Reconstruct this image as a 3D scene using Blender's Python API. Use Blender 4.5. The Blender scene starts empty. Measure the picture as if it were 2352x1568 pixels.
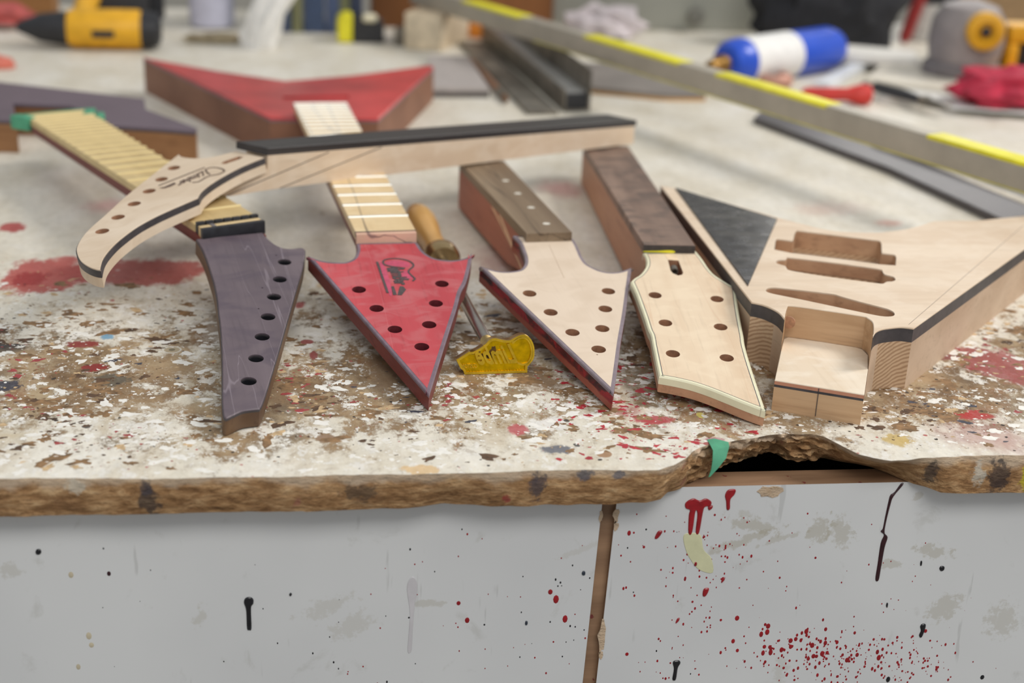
import bpy, bmesh, math, random
from mathutils import Vector, Matrix
from mathutils.geometry import delaunay_2d_cdt
S = bpy.context.scene
COL = S.collection
# units: metres; z = 0 is the surface of the workbench, x runs along its front edge, y away from the viewer
# ------------------------------------------------------------------ camera
cd = bpy.data.cameras.new('camera'); cam = bpy.data.objects.new('camera', cd); COL.objects.link(cam)
cr, cu, cf, co_ = (0.99129, -0.12525, 0.04058), (0.00852, 0.36864, 0.92953), (0.13139, 0.92109, -0.3665), (0.0, 0.0, 0.3755)
cam.matrix_world = Matrix(((cr[0], cu[0], -cf[0], co_[0]), (cr[1], cu[1], -cf[1], co_[1]), (cr[2], cu[2], -cf[2], co_[2]), (0, 0, 0, 1)))
cd.sensor_width = 36; cd.lens = 50.0; cd.clip_start = .02; cd.clip_end = 60
cd.dof.use_dof = True; cd.dof.focus_distance = .93; cd.dof.aperture_fstop = 4.2; cd.dof.aperture_blades = 9
S.camera = cam
# ------------------------------------------------------------------ light
wd = bpy.data.worlds.new('room_light'); S.world = wd; wd.use_nodes = True
wb = wd.node_tree.nodes['Background']; wb.inputs[0].default_value = (.93, .97, 1.0, 1); wb.inputs[1].default_value = .50
def area(name, loc, target, size, power, color):
    l = bpy.data.lights.new(name, 'AREA'); l.shape = 'RECTANGLE'; l.size, l.size_y = size; l.energy = power; l.color = color
    o = bpy.data.objects.new(name, l); COL.objects.link(o); o.location = loc
    o.rotation_euler = (Vector(target) - Vector(loc)).to_track_quat('-Z', 'Y').to_euler()
    return o
area('softbox_light', (3.3, 1.55, 3.0), (.1, .95, 0), (1.2, 1.2), 112, (1, .965, .92))
area('ceiling_light', (.4, -.9, 1.9), (.1, .9, -.1), (1.8, .7), 31, (1, .985, .96))
area('inlay_reflection_light', (1.98, 4.4, .95), (.4, 1.2, 0), (.8, .45), 9, (1, .98, .95))  # unseen lamp added to put a reflection on the black inlay
S.view_settings.view_transform = 'Standard'; S.view_settings.look = 'None'
S.view_settings.exposure = 0.0; S.view_settings.gamma = 1.0; S.view_settings.use_curve_mapping = False
# ------------------------------------------------------------------ metric outlines (frame + 2-D points in it, metres)
D = {
 'pur_head':{'f':[[-0.06033,0.79336,0.01326],[0.90273,0.43021,0.0],[-0.42548,0.89282,0.14781],[0.06359,-0.13343,0.98902]],'p':[[0.07394,0.23578,1],[0.07153,0.21637],[0.06764,0.19735],[0.06355,0.18028],[0.05912,0.16257],[0.0526,0.14124],[0.04566,0.12115],[0.04229,0.11068],[0.03511,0.09055],[0.02787,0.07129],[0.02058,0.05285],[0.01341,0.03512],[0.0065,0.01802],[0.00183,0.00545],[-3e-05,-0.0006,1],[0.00093,-0.00311],[0.00551,-0.00161],[0.01253,0.00086],[0.01843,0.0005],[0.02335,-0.00044,1],[0.02683,0.0035],[0.03568,0.01676],[0.04924,0.03809],[0.06564,0.06411],[0.08395,0.09372],[0.09119,0.10531],[0.1124,0.13961],[0.12802,0.16431],[0.13778,0.18139],[0.14324,0.19208],[0.1441,0.19643],[0.14127,0.19859],[0.13505,0.19889],[0.12952,0.20205],[0.12674,0.20856],[0.12559,0.21743],[0.12554,0.22605],[0.12607,0.23168,1]],'holes':[[0.12055,0.17949],[0.10584,0.155],[0.09105,0.13155],[0.07542,0.10607],[0.06061,0.08166],[0.04555,0.05681],[0.03011,0.03209]],'pins':[[0.11935,0.19185],[0.08886,0.14678],[0.07391,0.11882]],'g':-1.8166},
 'pur_board':{'f':[[-0.0732,1.06074,0.05525],[0.89281,0.45044,-0.0],[-0.45043,0.89279,-0.00536],[-0.00241,0.00478,0.99999]],'p':[[-0.02511,0.00513],[0.02555,-0.00522],[0.03096,0.41948],[-0.03027,0.42051]]},
 'pur_nut':{'p':[[0.07394,0.23578],[0.12607,0.23168]]},
 'red_head':{'f':[[0.06557,0.82377,0.01275],[0.99416,0.10794,0.0],[-0.10661,0.98192,0.15643],[0.01688,-0.15552,0.98769]],'p':[[-0.01765,0.21341,1],[-0.01846,0.20374],[-0.02021,0.19619],[-0.02246,0.19003],[-0.02652,0.18532],[-0.0308,0.18316],[-0.03647,0.18359],[-0.04257,0.18506],[-0.04848,0.18825],[-0.05315,0.1926],[-0.05584,0.19532,1],[7e-05,-0.00203,1],[0.00462,0.01091],[0.01628,0.04405],[0.02864,0.07895],[0.03926,0.10862],[0.04653,0.1309],[0.05341,0.14595],[0.06244,0.17346],[0.06687,0.19031,1],[0.06236,0.18487],[0.05634,0.18151],[0.04956,0.18012],[0.04273,0.18153],[0.03686,0.18489],[0.03225,0.19226],[0.03006,0.20017],[0.02902,0.20808],[0.02816,0.21183,1]],'holes':[[0.0352,0.14386],[-0.02547,0.14009],[0.02562,0.11545],[0.01567,0.08614],[0.00561,0.05749],[-0.0169,0.11189],[-0.00871,0.08199]]},
 'red_logo':{'outline':[[0.01246,0.16962],[0.00624,0.17181],[0.00094,0.17416],[-0.00186,0.17657],[-0.00219,0.1805],[-0.00056,0.18381],[0.00379,0.18545],[0.00835,0.18535],[0.01378,0.18345],[0.01779,0.17994],[0.01947,0.17491],[0.01838,0.1711],[0.01551,0.16745],[0.01399,0.16373],[0.01471,0.15985],[0.01623,0.15545],[0.01687,0.15257],[0.01478,0.14945]],'bar':[[-0.0066,0.18133],[-0.00591,0.1332]],'blobs':[[[0.00307,0.17181],[0.0071,0.17005],[0.0068,0.16526],[-0.00054,0.16584]],[[-0.00086,0.17115],[0.00307,0.17181],[0.00168,0.16566],[-0.00113,0.16493]],[[0.00732,0.16714],[0.00843,0.16417],[0.00613,0.15533],[0.0048,0.15543]],[[0.0076,0.15474],[0.01297,0.15336],[0.01193,0.15109],[0.00738,0.15193]],[[-0.00208,0.14248],[-5e-05,0.14277],[0.00015,0.12997],[-0.0025,0.12975]],[[0.00431,0.14241],[0.00664,0.14176],[0.00787,0.13706],[0.00354,0.12924],[0.00052,0.12949]]],'txt':[[0.00048,0.1696],[0.00096,0.14361],[0.01127,0.17068]],'fill':[[[-0.00046,0.17987],[0.00564,0.1826],[0.01331,0.18053],[0.01678,0.17658],[0.01532,0.17182],[0.00867,0.17283],[0.00113,0.17536]],[[-0.00508,0.17779],[-0.00215,0.17464],[-0.00164,0.15267],[-0.00295,0.1325],[-0.00533,0.1327]],[[0.00954,0.16408],[0.01386,0.16566],[0.01398,0.16086],[0.01548,0.15363],[0.01319,0.15334],[0.00797,0.15565]]]},
 'red_board':{'f':[[0.04744,1.03828,0.0535],[0.99401,0.10928,-0.0],[-0.10928,0.99401,0.00224],[0.00025,-0.00223,1.0]],'p':[[-0.02314,0.00184],[0.0233,-0.00185],[0.02777,0.44433],[-0.02758,0.4469]]},
 'red_frets':[0.038,0.0707,0.1,0.1275],
 'd_head':{'f':[[0.18385,0.82029,0.01377],[0.98994,0.14145,0.0],[-0.14008,0.98031,0.13917],[0.01969,-0.13777,0.99027]],'p':[[-0.00408,0.23538,1],[-0.00261,0.2235],[-0.00352,0.20952],[-0.00524,0.19593],[-0.00846,0.18522],[-0.01326,0.17787],[-0.01838,0.17542],[-0.02515,0.17495],[-0.03131,0.17679],[-0.03781,0.18166],[-0.0426,0.18577,1],[-0.00043,-0.00209,1],[0.00558,0.01158],[0.01628,0.03756],[0.02755,0.06495],[0.04243,0.09942],[0.05552,0.13118],[0.06753,0.16027],[0.07213,0.17189,1],[0.06674,0.1688],[0.06,0.16588],[0.05298,0.16543],[0.04712,0.16846],[0.04275,0.17437],[0.03983,0.1814],[0.0395,0.19134],[0.04067,0.20254],[0.04187,0.21395],[0.04212,0.22434,1]],'holes':[[-0.01732,0.13867],[-0.01006,0.10912],[-0.00317,0.07902],[0.04163,0.13559],[0.03067,0.10947],[0.01939,0.08185],[0.00779,0.05428]],'pins':[[0.00453,0.04744]],'seam':[[0.01971,0.21614],[0.01511,0.15997]]},
 'd_board':{'f':[[0.17365,1.04091,0.05185],[0.99417,0.1078,-0.0],[-0.10776,0.99382,-0.02681],[-0.00289,0.02665,0.99964]],'p':[[-0.01824,0.00206],[0.01832,-0.00207],[0.02105,0.22503],[-0.0207,0.21136]]},
 'e_head':{'f':[[0.27649,0.79213,0.01277],[0.99844,-0.05584,0.0],[0.05522,0.98747,0.14781],[-0.00825,-0.14758,0.98902]],'p':[[-0.04673,0.21919,1],[-0.04582,0.21133],[-0.04651,0.20131],[-0.04973,0.19136],[-0.05448,0.18258],[-0.05923,0.1771],[-0.06271,0.17151,1],[-0.06143,0.15418],[-0.06073,0.13515],[-0.06019,0.11576],[-0.06006,0.10069],[-0.05939,0.09265],[-0.06018,0.07816],[-0.06103,0.06056],[-0.06165,0.04773],[-0.06209,0.0385,1],[-0.05216,0.03521],[-0.04198,0.03063],[-0.03222,0.02413],[-0.02282,0.01641],[-0.0136,0.00847],[-0.00513,0.00171],[-4e-05,-0.00147,1],[0.00046,0.01361],[0.00135,0.03806],[0.00237,0.06193],[0.0037,0.08146],[0.00537,0.09402],[0.00787,0.11762],[0.01096,0.14225],[0.01388,0.16274],[0.01297,0.16562,1],[0.00792,0.17406],[0.00241,0.18453],[-0.00043,0.19637],[-0.0021,0.2096],[-0.00389,0.21968],[-0.0049,0.22421,1]],'holes':[[-0.04772,0.15054],[-0.04659,0.10995],[-0.00327,0.14614],[-0.00847,0.10521],[-0.04818,0.06781],[-0.01245,0.06309]],'slot':[[-0.02931,0.20748],[-0.02128,0.20666],[-0.02104,0.18695],[-0.02228,0.18347],[-0.02563,0.18197],[-0.02908,0.18538],[-0.03011,0.18988]],'chan':[[-0.03059,0.21719],[-0.02176,0.21708],[-0.02128,0.20666],[-0.02931,0.20748]],'rod':[[-0.02676,0.19653]],'seam':[[-0.02572,0.18143],[-0.02571,0.174]]},
 'e_board':{'f':[[0.26209,1.01091,0.05154],[0.9985,-0.05477,0.0],[0.05474,0.99791,-0.0343],[0.00188,0.03425,0.99941]],'p':[[-0.0199,0.0021],[0.01988,-0.00209],[0.02286,0.35155],[-0.02235,0.32156]]},
 'body':{'top':[[0.29606,0.90216,1],[0.30243,0.89729],[0.30728,0.88872],[0.3094,0.88033],[0.30935,0.86902,1],[0.31793,0.89043],[0.32248,0.89414],[0.3438,0.88477],[0.36494,0.87385],[0.36815,0.86977],[0.36826,0.85929],[0.35917,0.83505,1],[0.36432,0.84353],[0.3702,0.84864],[0.37711,0.85113],[0.3857,0.85273],[0.39323,0.84992,1],[0.55486,1.02162,1]],'far':[[0.59955,1.11397],[0.54939,1.09973],[0.51412,1.0987],[0.49632,1.08695],[0.47931,1.07649],[0.46054,1.06891],[0.44357,1.06546],[0.41106,1.0721],[0.38524,1.08701],[0.37754,1.1078],[0.31098,1.198],[0.29954,1.20439]],'pick1':[[0.38286,1.07094],[0.44233,1.04396],[0.44227,1.03826],[0.43261,1.01179],[0.4411,1.00817],[0.44109,1.00333],[0.43212,0.98145],[0.42079,0.98409],[0.36003,1.01152],[0.34863,1.02055],[0.35689,1.04468],[0.35907,1.04792],[0.37045,1.04245],[0.37976,1.06599]],'pick2':[[0.35435,1.00087],[0.38262,0.98943],[0.41462,0.97386],[0.41635,0.96796],[0.4155,0.96129],[0.42,0.95549],[0.41925,0.94896],[0.41535,0.94495],[0.41061,0.94419],[0.40621,0.93991],[0.40113,0.94108],[0.39216,0.94516],[0.36609,0.95754],[0.34574,0.97007],[0.3445,0.97678],[0.34471,0.98101],[0.34097,0.98529],[0.34058,0.99045],[0.34389,0.99477],[0.34928,0.99563],[0.35236,0.99999]],'leaf':[[0.3137,0.92709],[0.31685,0.93138],[0.32253,0.93241],[0.33469,0.9284],[0.34897,0.92284],[0.36075,0.91812],[0.36449,0.91352],[0.37399,0.9029],[0.38361,0.89319],[0.38925,0.88729],[0.3912,0.8815],[0.39003,0.87583],[0.38609,0.87237],[0.37865,0.87321],[0.36634,0.88191],[0.34992,0.89443],[0.33319,0.90718],[0.32025,0.91634],[0.31478,0.92096],[0.31331,0.92403]],'guard':[[0.31075,1.19509],[0.37522,1.10045],[0.30285,0.93499]],'scribe':[[0.39231,0.85648],[0.58681,1.08764]]},
 'tongue':[[0.28951,0.81857],[0.34116,0.79333],[0.36624,0.85952],[0.36545,0.86468],[0.36228,0.87081],[0.33928,0.88278],[0.32073,0.88855],[0.31585,0.88599]],
 'tongue_bot':[[0.28971,0.81676],[0.33842,0.79089]],
 'a_side':{'f':[[0.31117,1.3775,0.0405],[-0.83482,-0.54926,0.03718],[0.03106,0.02044,0.99931],[0.54964,-0.8354,-0.0]],'p':[[0.0011,0.02119,1],[0.4259,0.02812,1],[0.41394,-0.00036],[0.43706,-0.00088],[0.46148,-0.00185],[0.0,0.0]],'l1':[[0.36665,0.02548],[0.46426,-0.0012]],'l2':[[0.31212,0.02488],[0.41394,-0.00036]]},
 'a_board':{'f':[[0.31311,1.37877,0.0643],[-0.83385,-0.54862,0.06088],[-0.54964,0.8354,0.0],[0.05086,0.03346,0.99815]],'p':[[-2e-05,2e-05],[0.42751,1e-05],[0.43894,0.03086],[0.00865,0.03423]]},
 'a_head':{'f':[[-0.04356,1.14411,0.08478],[-0.82754,-0.54446,-0.13691],[-0.54964,0.8354,0.0],[-0.11437,-0.07525,0.99058]],'p':[[0.00437,-0.00245,1],[0.02568,-0.00664],[0.04396,-0.013],[0.06362,-0.02242],[0.07877,-0.03274],[0.08808,-0.0431,1],[0.09958,-0.04566],[0.11479,-0.04917],[0.13021,-0.0536],[0.14884,-0.06152],[0.16873,-0.07449],[0.18301,-0.08689],[0.19395,-0.09944],[0.20366,-0.11533,1],[0.20574,-0.11083],[0.207,-0.10216],[0.20635,-0.08931],[0.20262,-0.07554],[0.19671,-0.06243],[0.18616,-0.04824],[0.17358,-0.0356],[0.14972,-0.01597],[0.11961,0.00925],[0.04672,0.06322,1],[0.04811,0.05267],[0.04219,0.04053],[0.03153,0.03344],[0.01778,0.03155],[0.01136,0.03143,1]],'holes':[[0.17007,-0.04891],[0.14909,-0.03195],[0.12761,-0.01564],[0.10655,0.00062],[0.08693,0.01751],[0.06692,0.03411]],'slot':[[0.03639,0.01233],[0.0323,0.01518],[0.01776,0.01647],[0.01533,0.01226],[0.02064,0.00999],[0.03411,0.00875]]},
 'a_logo':{'outline':[[0.05555,-0.00383],[0.05517,0.00033],[0.05277,0.00807],[0.0506,0.01012],[0.04643,0.00976],[0.04368,0.00573],[0.04249,0.00022],[0.04349,-0.00526],[0.04641,-0.00768],[0.05101,-0.00869],[0.05732,-0.00693],[0.06165,-0.00755],[0.06684,-0.01031],[0.07113,-0.01154],[0.07429,-0.009]],'bar':[[0.0955,0.00579],[0.0502,0.01437]],'tail':[[0.09807,6e-05],[0.09391,-0.00055],[0.08528,0.00172],[0.08405,0.0028],[0.08455,-0.0017],[0.09019,-0.00377],[0.09555,-0.0036]],'txt':[[0.05483,0.00857],[0.0831,0.00037],[0.05825,-0.00186]]},
 'pur_body':[[-0.4683,1.7179],[-0.28404,1.63302],[-0.19334,1.59057],[-0.18577,1.53831],[-0.12602,1.45445],[-0.12613,1.43919],[-0.16098,1.44892],[-0.20952,1.45997],[-0.23593,1.51032],[-0.26611,1.54844],[-0.32604,1.55766],[-0.30749,1.4783],[-0.41073,1.48852]],
 'red_body':[[-0.21577,1.78898],[-0.12404,1.60567],[-0.05266,1.4643],[0.05812,1.46626],[0.1378,1.75595],[0.13245,1.76397],[0.04218,1.69598],[-0.04121,1.65332],[-0.12096,1.70616],[-0.20602,1.77555]],
 'red_slot':[[-0.04178,1.56961],[0.02966,1.57903],[0.03074,1.56081],[-0.04127,1.54717]],
 'iron':{'f':[[0.09496,0.88454,0.0],[0.99914,0.04153,0.0],[-0.00863,0.20773,0.97815],[0.04062,-0.9773,0.20791]],'p':[[-0.00049,-0.0,1],[0.04266,7e-05,1],[0.04289,0.00444,1],[0.04416,0.00569],[0.04697,0.00947],[0.0477,0.01408],[0.04702,0.01922],[0.0448,0.02362],[0.04223,0.02573],[0.03992,0.02642],[0.03685,0.02585],[0.03354,0.02415],[0.03099,0.02293],[0.02793,0.02275],[0.02462,0.02334],[0.0208,0.02432],[0.01826,0.024],[0.01598,0.02278],[0.0142,0.02079],[0.01192,0.01906],[0.00888,0.0171],[0.00534,0.01554],[0.00255,0.01548,1],[-0.00427,0.01133,1],[-0.00604,0.01036,1],[-0.00327,0.00442],[-0.0015,0.00284]],'rim':[[0.03228,0.0206],[0.03533,0.02334],[0.03865,0.02428],[0.04198,0.02369],[0.04457,0.0203],[0.04589,0.01515],[0.04516,0.01029],[0.04313,0.007],[0.04005,0.0058],[0.03748,0.00639],[0.0362,0.00719]],'txt':[[0.03645,0.00693],[0.0089,0.00613],[0.03228,0.0206]],'base':[[2e-05,0.00024],[0.0424,0.00021],[2e-05,0.00203]],'cust':[[0.00839,0.0041],[-0.00251,0.00414],[0.00813,0.00717]]},
 'rod':[[0.10976,0.90368,0.019],[0.0948,1.09141,0.0145],[0.08398,1.20122,0.014]],
 'edge_top':[[-0.18049,0.74238],[-0.13883,0.74139],[-0.09645,0.73811],[-0.05398,0.73804],[-0.01179,0.73724],[-0.0113,0.73825],[0.01402,0.73783],[0.03953,0.73742],[0.06525,0.73737],[0.09118,0.73733],[0.11747,0.73843],[0.14393,0.73877],[0.16584,0.7374],[0.16842,0.7361],[0.18206,0.73548],[0.19615,0.73669],[0.20596,0.74206],[0.2127,0.74766],[0.21708,0.75224],[0.2221,0.75928],[0.2291,0.76513],[0.23607,0.77056],[0.24907,0.77304],[0.26108,0.77559],[0.27628,0.78086],[0.28839,0.78297],[0.29708,0.78133],[0.30521,0.78152],[0.31171,0.77687],[0.31659,0.76774],[0.32071,0.76004],[0.32544,0.75121],[0.33252,0.74603],[0.3422,0.74199],[0.35372,0.74269],[0.37136,0.74434],[0.38948,0.74674],[0.4122,0.74625],[0.42973,0.74623]],
 'edge_bot':[[-0.183,0.74395],[-0.1409,0.74361],[-0.09826,0.74325],[-0.05505,0.7429],[-0.01216,0.74221],[-0.01165,0.74139],[0.0227,0.74237],[0.04874,0.74288],[0.06208,0.74626],[0.07096,0.7473],[0.08405,0.74572],[0.09695,0.74231],[0.1191,0.74213],[0.1549,0.7422],[0.1683,0.74154],[0.17123,0.74183],[0.19078,0.74243],[0.20134,0.74596],[0.20775,0.7548],[0.21649,0.75902],[0.22259,0.76579],[0.23102,0.77256],[0.24312,0.78421],[0.25948,0.79348],[0.27317,0.80052],[0.2832,0.80656],[0.28985,0.80498],[0.29566,0.79698],[0.30649,0.79395],[0.31941,0.79723],[0.32981,0.79293],[0.33969,0.7874],[0.34948,0.78192],[0.35595,0.77415],[0.36118,0.76654],[0.36633,0.75903],[0.37351,0.75391],[0.37966,0.74651],[0.39241,0.74402],[0.41567,0.74431],[0.43341,0.7444]],
 'stain_shade':[[-0.21884,1.09264,0.0365,0.0491,-0.007,[180,70,64],0.22],[-0.14849,1.10277,0.0648,0.039,-0.006,[176,82,76],0.28],[-0.26447,1.21972,0.0138,0.0168,0.007,[172,54,54],0.3],[-0.22559,1.08437,0.0164,0.021,-0.008,[158,50,50],0.3],[-0.20613,1.12708,0.0136,0.018,-0.004,[196,104,96],0.4],[-0.16503,0.94572,0.0124,0.0074,-0.024,[140,45,45],0.2],[-0.15214,0.90229,0.0113,0.0076,-0.028,[140,40,42],0.2],[-0.21522,0.93886,0.0159,0.0106,-0.025,[45,45,52],0.2],[-0.20271,0.87464,0.0109,0.0116,-0.032,[52,54,70],0.25],[-0.13819,0.88193,0.0134,0.011,-0.031,[96,88,74],0.2],[-0.01162,0.94625,0.0052,0.005,-0.023,[150,58,58],0.1],[-0.00696,0.92161,0.0036,0.008,-0.026,[140,60,60],0.2],[-0.14992,0.96028,0.006,0.0076,-0.022,[110,160,190],0.4],[0.23706,1.35884,0.0333,0.0526,0.021,[196,120,120],0.8],[0.15909,1.12579,0.0482,0.07,-0.004,[205,165,160],0.9],[-0.19352,1.29045,0.0349,0.0315,0.015,[205,150,148],0.8],[0.53397,1.23919,0.0208,0.0137,0.008,[205,130,110],0.7],[0.48752,1.28529,0.0534,0.0398,0.013,[222,190,175],0.9],[0.47805,0.8884,0.031,0.0371,-0.028,[158,78,76],0.2],[0.44937,0.90562,0.0148,0.0072,-0.026,[130,60,60],0.4],[0.42336,0.80646,0.0143,0.0089,-0.037,[178,28,32],0.2],[0.41649,0.77472,0.0404,0.0384,-0.04,[172,118,112],0.8],[0.35831,0.77067,0.0119,0.0107,-0.041,[200,172,105],0.3],[0.11954,0.79418,0.0071,0.0102,-0.039,[190,90,95],0.3],[0.13852,0.76621,0.0128,0.0073,-0.042,[98,100,110],0.35],[0.20792,0.8057,0.0155,0.0074,-0.038,[178,62,68],0.3],[0.19377,0.81962,0.0171,0.011,-0.036,[170,100,96],0.6],[0.16722,0.759,0.0053,0.0054,-0.043,[160,120,84],0.08],[0.23043,0.83211,0.0081,0.0079,-0.035,[146,116,80],0.08],[0.00134,0.78766,0.0066,0.0055,-0.04,[150,122,98],0.15],[0.05523,0.74309,0.0122,0.0067,-0.045,[218,186,140],0.12],[0.01468,1.06667,0.0212,0.0103,-0.01,[206,178,136],0.25],[0.24101,0.81248,0.0031,0.0048,-0.037,[222,205,110],0.25],[-0.08129,0.96902,0.0184,0.0416,-0.021,[128,96,64],0.6],[-0.04034,0.85882,0.0336,0.0282,-0.033,[150,124,96],0.8],[0.03965,0.88543,0.0176,0.0528,-0.03,[128,104,82],0.7],[0.14384,0.86734,0.0266,0.026,-0.031,[150,124,98],0.8],[0.20919,0.88039,0.0182,0.0546,-0.03,[112,98,80],0.7],[-0.01708,1.02234,0.0039,0.0076,-0.015,[180,80,80],0.2],[0.35709,0.81717,0.0059,0.0059,-0.036,[240,238,232],0.1],[0.35709,0.81717,0.0024,0.0026,-0.036,[150,120,95],0.1],[-0.10395,0.9337,0.0071,0.0073,-0.025,[225,220,208],0.1],[-0.10395,0.9337,0.0059,0.0057,-0.025,[176,158,128],0.1],[-0.10395,0.9337,0.0024,0.0024,-0.025,[120,112,90],0.1],[0.14313,0.80486,0.0125,0.0105,-0.038,[232,228,222],0.3],[0.16147,0.83104,0.0086,0.007,-0.035,[236,232,226],0.3],[0.37756,0.82345,0.018,0.0135,-0.035,[146,120,90],0.5],[0.41662,0.86646,0.0189,0.0115,-0.03,[170,140,105],0.5],[0.07718,0.91542,0.0121,0.0112,-0.026,[232,228,220],0.4],[-0.19931,0.92269,0.0344,0.0238,-0.026,[178,152,118],0.8],[-0.09341,0.89684,0.0402,0.0303,-0.029,[172,146,112],0.8],[-0.12082,0.84095,0.054,0.0149,-0.035,[168,144,112],0.8],[0.23993,0.77549,0.0083,0.0051,-0.041,[176,120,128],0.4],[0.25021,1.02827,0.021,0.0204,-0.014,[170,160,140],0.8],[-0.18419,0.79878,0.0152,0.005,-0.04,[196,180,150],0.6],[0.49493,0.89611,0.0099,0.0271,-0.027,[176,110,104],0.5],[-0.00018,1.26481,0.004,0.0112,0.012,[150,130,110],0.9]],
 'drips':[('red',[[0.22199,-0.03669],[0.22649,-0.03382],[0.23071,-0.03542],[0.23466,-0.03404],[0.23829,-0.03637],[0.23789,-0.03935],[0.23453,-0.04001],[0.23358,-0.04448],[0.2325,-0.05805],[0.23027,-0.05768],[0.2303,-0.04589],[0.22927,-0.04211],[0.22859,-0.04509],[0.22796,-0.05792],[0.22565,-0.05815],[0.22482,-0.04574],[0.22517,-0.042],[0.22231,-0.04043]]),('red',[[0.24674,-0.03211],[0.24843,-0.02843],[0.25291,-0.02825],[0.25283,-0.03152],[0.25047,-0.03519],[0.2507,-0.04164],[0.24883,-0.04219],[0.24787,-0.03662]]),('red',[[0.23659,-0.04006],[0.23921,-0.03893],[0.2394,-0.04089],[0.23748,-0.04234]]),('red',[[0.20429,-0.061],[0.20597,-0.05651],[0.20867,-0.05613],[0.20818,-0.05854],[0.20596,-0.06151]]),('red',[[0.23906,-0.10396],[0.23933,-0.09924],[0.24234,-0.09856],[0.24256,-0.10093],[0.24093,-0.1045]]),('red',[[0.22301,-0.124],[0.22373,-0.12083],[0.22535,-0.1201],[0.22485,-0.12248]]),('red',[[0.25039,-0.09492],[0.25093,-0.09181],[0.25254,-0.09108],[0.25207,-0.09341]]),('red',[[0.23147,-0.0818],[0.23164,-0.07902],[0.23307,-0.07953],[0.233,-0.08185]]),('dark_red',[[0.36047,-0.0267],[0.35711,-0.03265],[0.35461,-0.03486],[0.35396,-0.04016],[0.35337,-0.05085],[0.35305,-0.05854],[0.35195,-0.06083],[0.35447,-0.06353],[0.35316,-0.0694],[0.35323,-0.08509],[0.35335,-0.09619],[0.35557,-0.09658],[0.35585,-0.08834],[0.3562,-0.07262],[0.35713,-0.06517],[0.35463,-0.06168],[0.35453,-0.05395],[0.3556,-0.04173],[0.35685,-0.03568],[0.362,-0.02749]]),('black',[[0.22371,-0.15401],[0.225,-0.15243],[0.22785,-0.15256],[0.22874,-0.15456],[0.22734,-0.15828],[0.2269,-0.16652],[0.22558,-0.16778],[0.22446,-0.1664],[0.22484,-0.15899]]),('black',[[0.38944,-0.13318],[0.39063,-0.13125],[0.39291,-0.13167],[0.39312,-0.13498],[0.39208,-0.14072],[0.39077,-0.14182],[0.38971,-0.13979],[0.3904,-0.13651]]),('black',[[0.39584,-0.08937],[0.39673,-0.08765],[0.39901,-0.08821],[0.3991,-0.0906],[0.39717,-0.09133]]),('black',[[0.38212,-0.08526],[0.38226,-0.08336],[0.38319,-0.08371],[0.38331,-0.08641],[0.38251,-0.08686]]),('black',[[0.3635,-0.11664],[0.36359,-0.11421],[0.36452,-0.11457],[0.3645,-0.11748]]),('blue',[[0.15938,-0.08475],[0.16024,-0.08325],[0.16151,-0.0839],[0.1615,-0.08606],[0.16002,-0.08631]]),('blue',[[0.12501,-0.12006],[0.12547,-0.11834],[0.1266,-0.11902],[0.12642,-0.12122],[0.12533,-0.12133]]),('black',[[-0.04961,-0.09828],[-0.04859,-0.09517],[-0.04589,-0.09449],[-0.04393,-0.09613],[-0.04401,-0.09928],[-0.04543,-0.10239],[-0.04554,-0.1167],[-0.04692,-0.11793],[-0.04823,-0.11659],[-0.04842,-0.10385]]),('black',[[-0.16959,-0.05921],[-0.16882,-0.05744],[-0.16691,-0.05735],[-0.1663,-0.05932],[-0.16743,-0.06078],[-0.16908,-0.06073]]),('black',[[-0.02214,-0.09348],[-0.02145,-0.0924],[-0.02052,-0.09306],[-0.02094,-0.09447],[-0.02189,-0.09459]]),('clear',[[0.04994,-0.09327],[0.05094,-0.08617],[0.05365,-0.0839],[0.05619,-0.08794],[0.05605,-0.09668],[0.0548,-0.10464],[0.05396,-0.1224],[0.05334,-0.13713],[0.05096,-0.13785],[0.05147,-0.12393],[0.05196,-0.10935]]),('cream',[[0.22266,-0.06004],[0.2273,-0.0582],[0.23363,-0.05991],[0.23666,-0.0704],[0.2421,-0.07673],[0.24408,-0.08735],[0.23523,-0.08503],[0.22904,-0.07785],[0.2249,-0.07003]])],
 'smudge':[[0.26994,-0.05373,0.0203,0.0056,0.2,0.5],[0.25989,-0.06591,0.0261,0.0043,-0.35,0.5],[0.31033,-0.05803,0.0087,0.0109,0.3,0.5],[0.32517,-0.06161,0.0081,0.014,-0.3,0.45],[0.38858,-0.07629,0.0159,0.0056,0.25,0.45],[0.4031,-0.12101,0.0131,0.0093,-0.7,0.4],[0.44862,-0.12951,0.0145,0.0124,0.3,0.35],[0.36337,-0.08513,0.0073,0.0037,0,0.4],[0.06371,-0.10314,0.0101,0.0028,0,0.35],[0.2881,-0.06364,0.0174,0.0025,-0.3,0.4],[-0.18589,-0.07125,0.0073,0.0062,0,0.3],[-0.07611,-0.10711,0.0043,0.0093,0.4,0.3],[0.00314,-0.10241,0.0174,0.0077,-0.4,0.25],[0.0165,-0.11707,0.0145,0.0093,-0.5,0.25],[0.29658,-0.16367,0.0058,0.0124,0,0.25],[0.15941,-0.06745,0.0174,0.0031,-0.4,0.2],[0.26064,-0.04573,0.0058,0.0031,0,0.3],[0.37365,-0.03636,0.0043,0.0031,0,0.4]],
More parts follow.
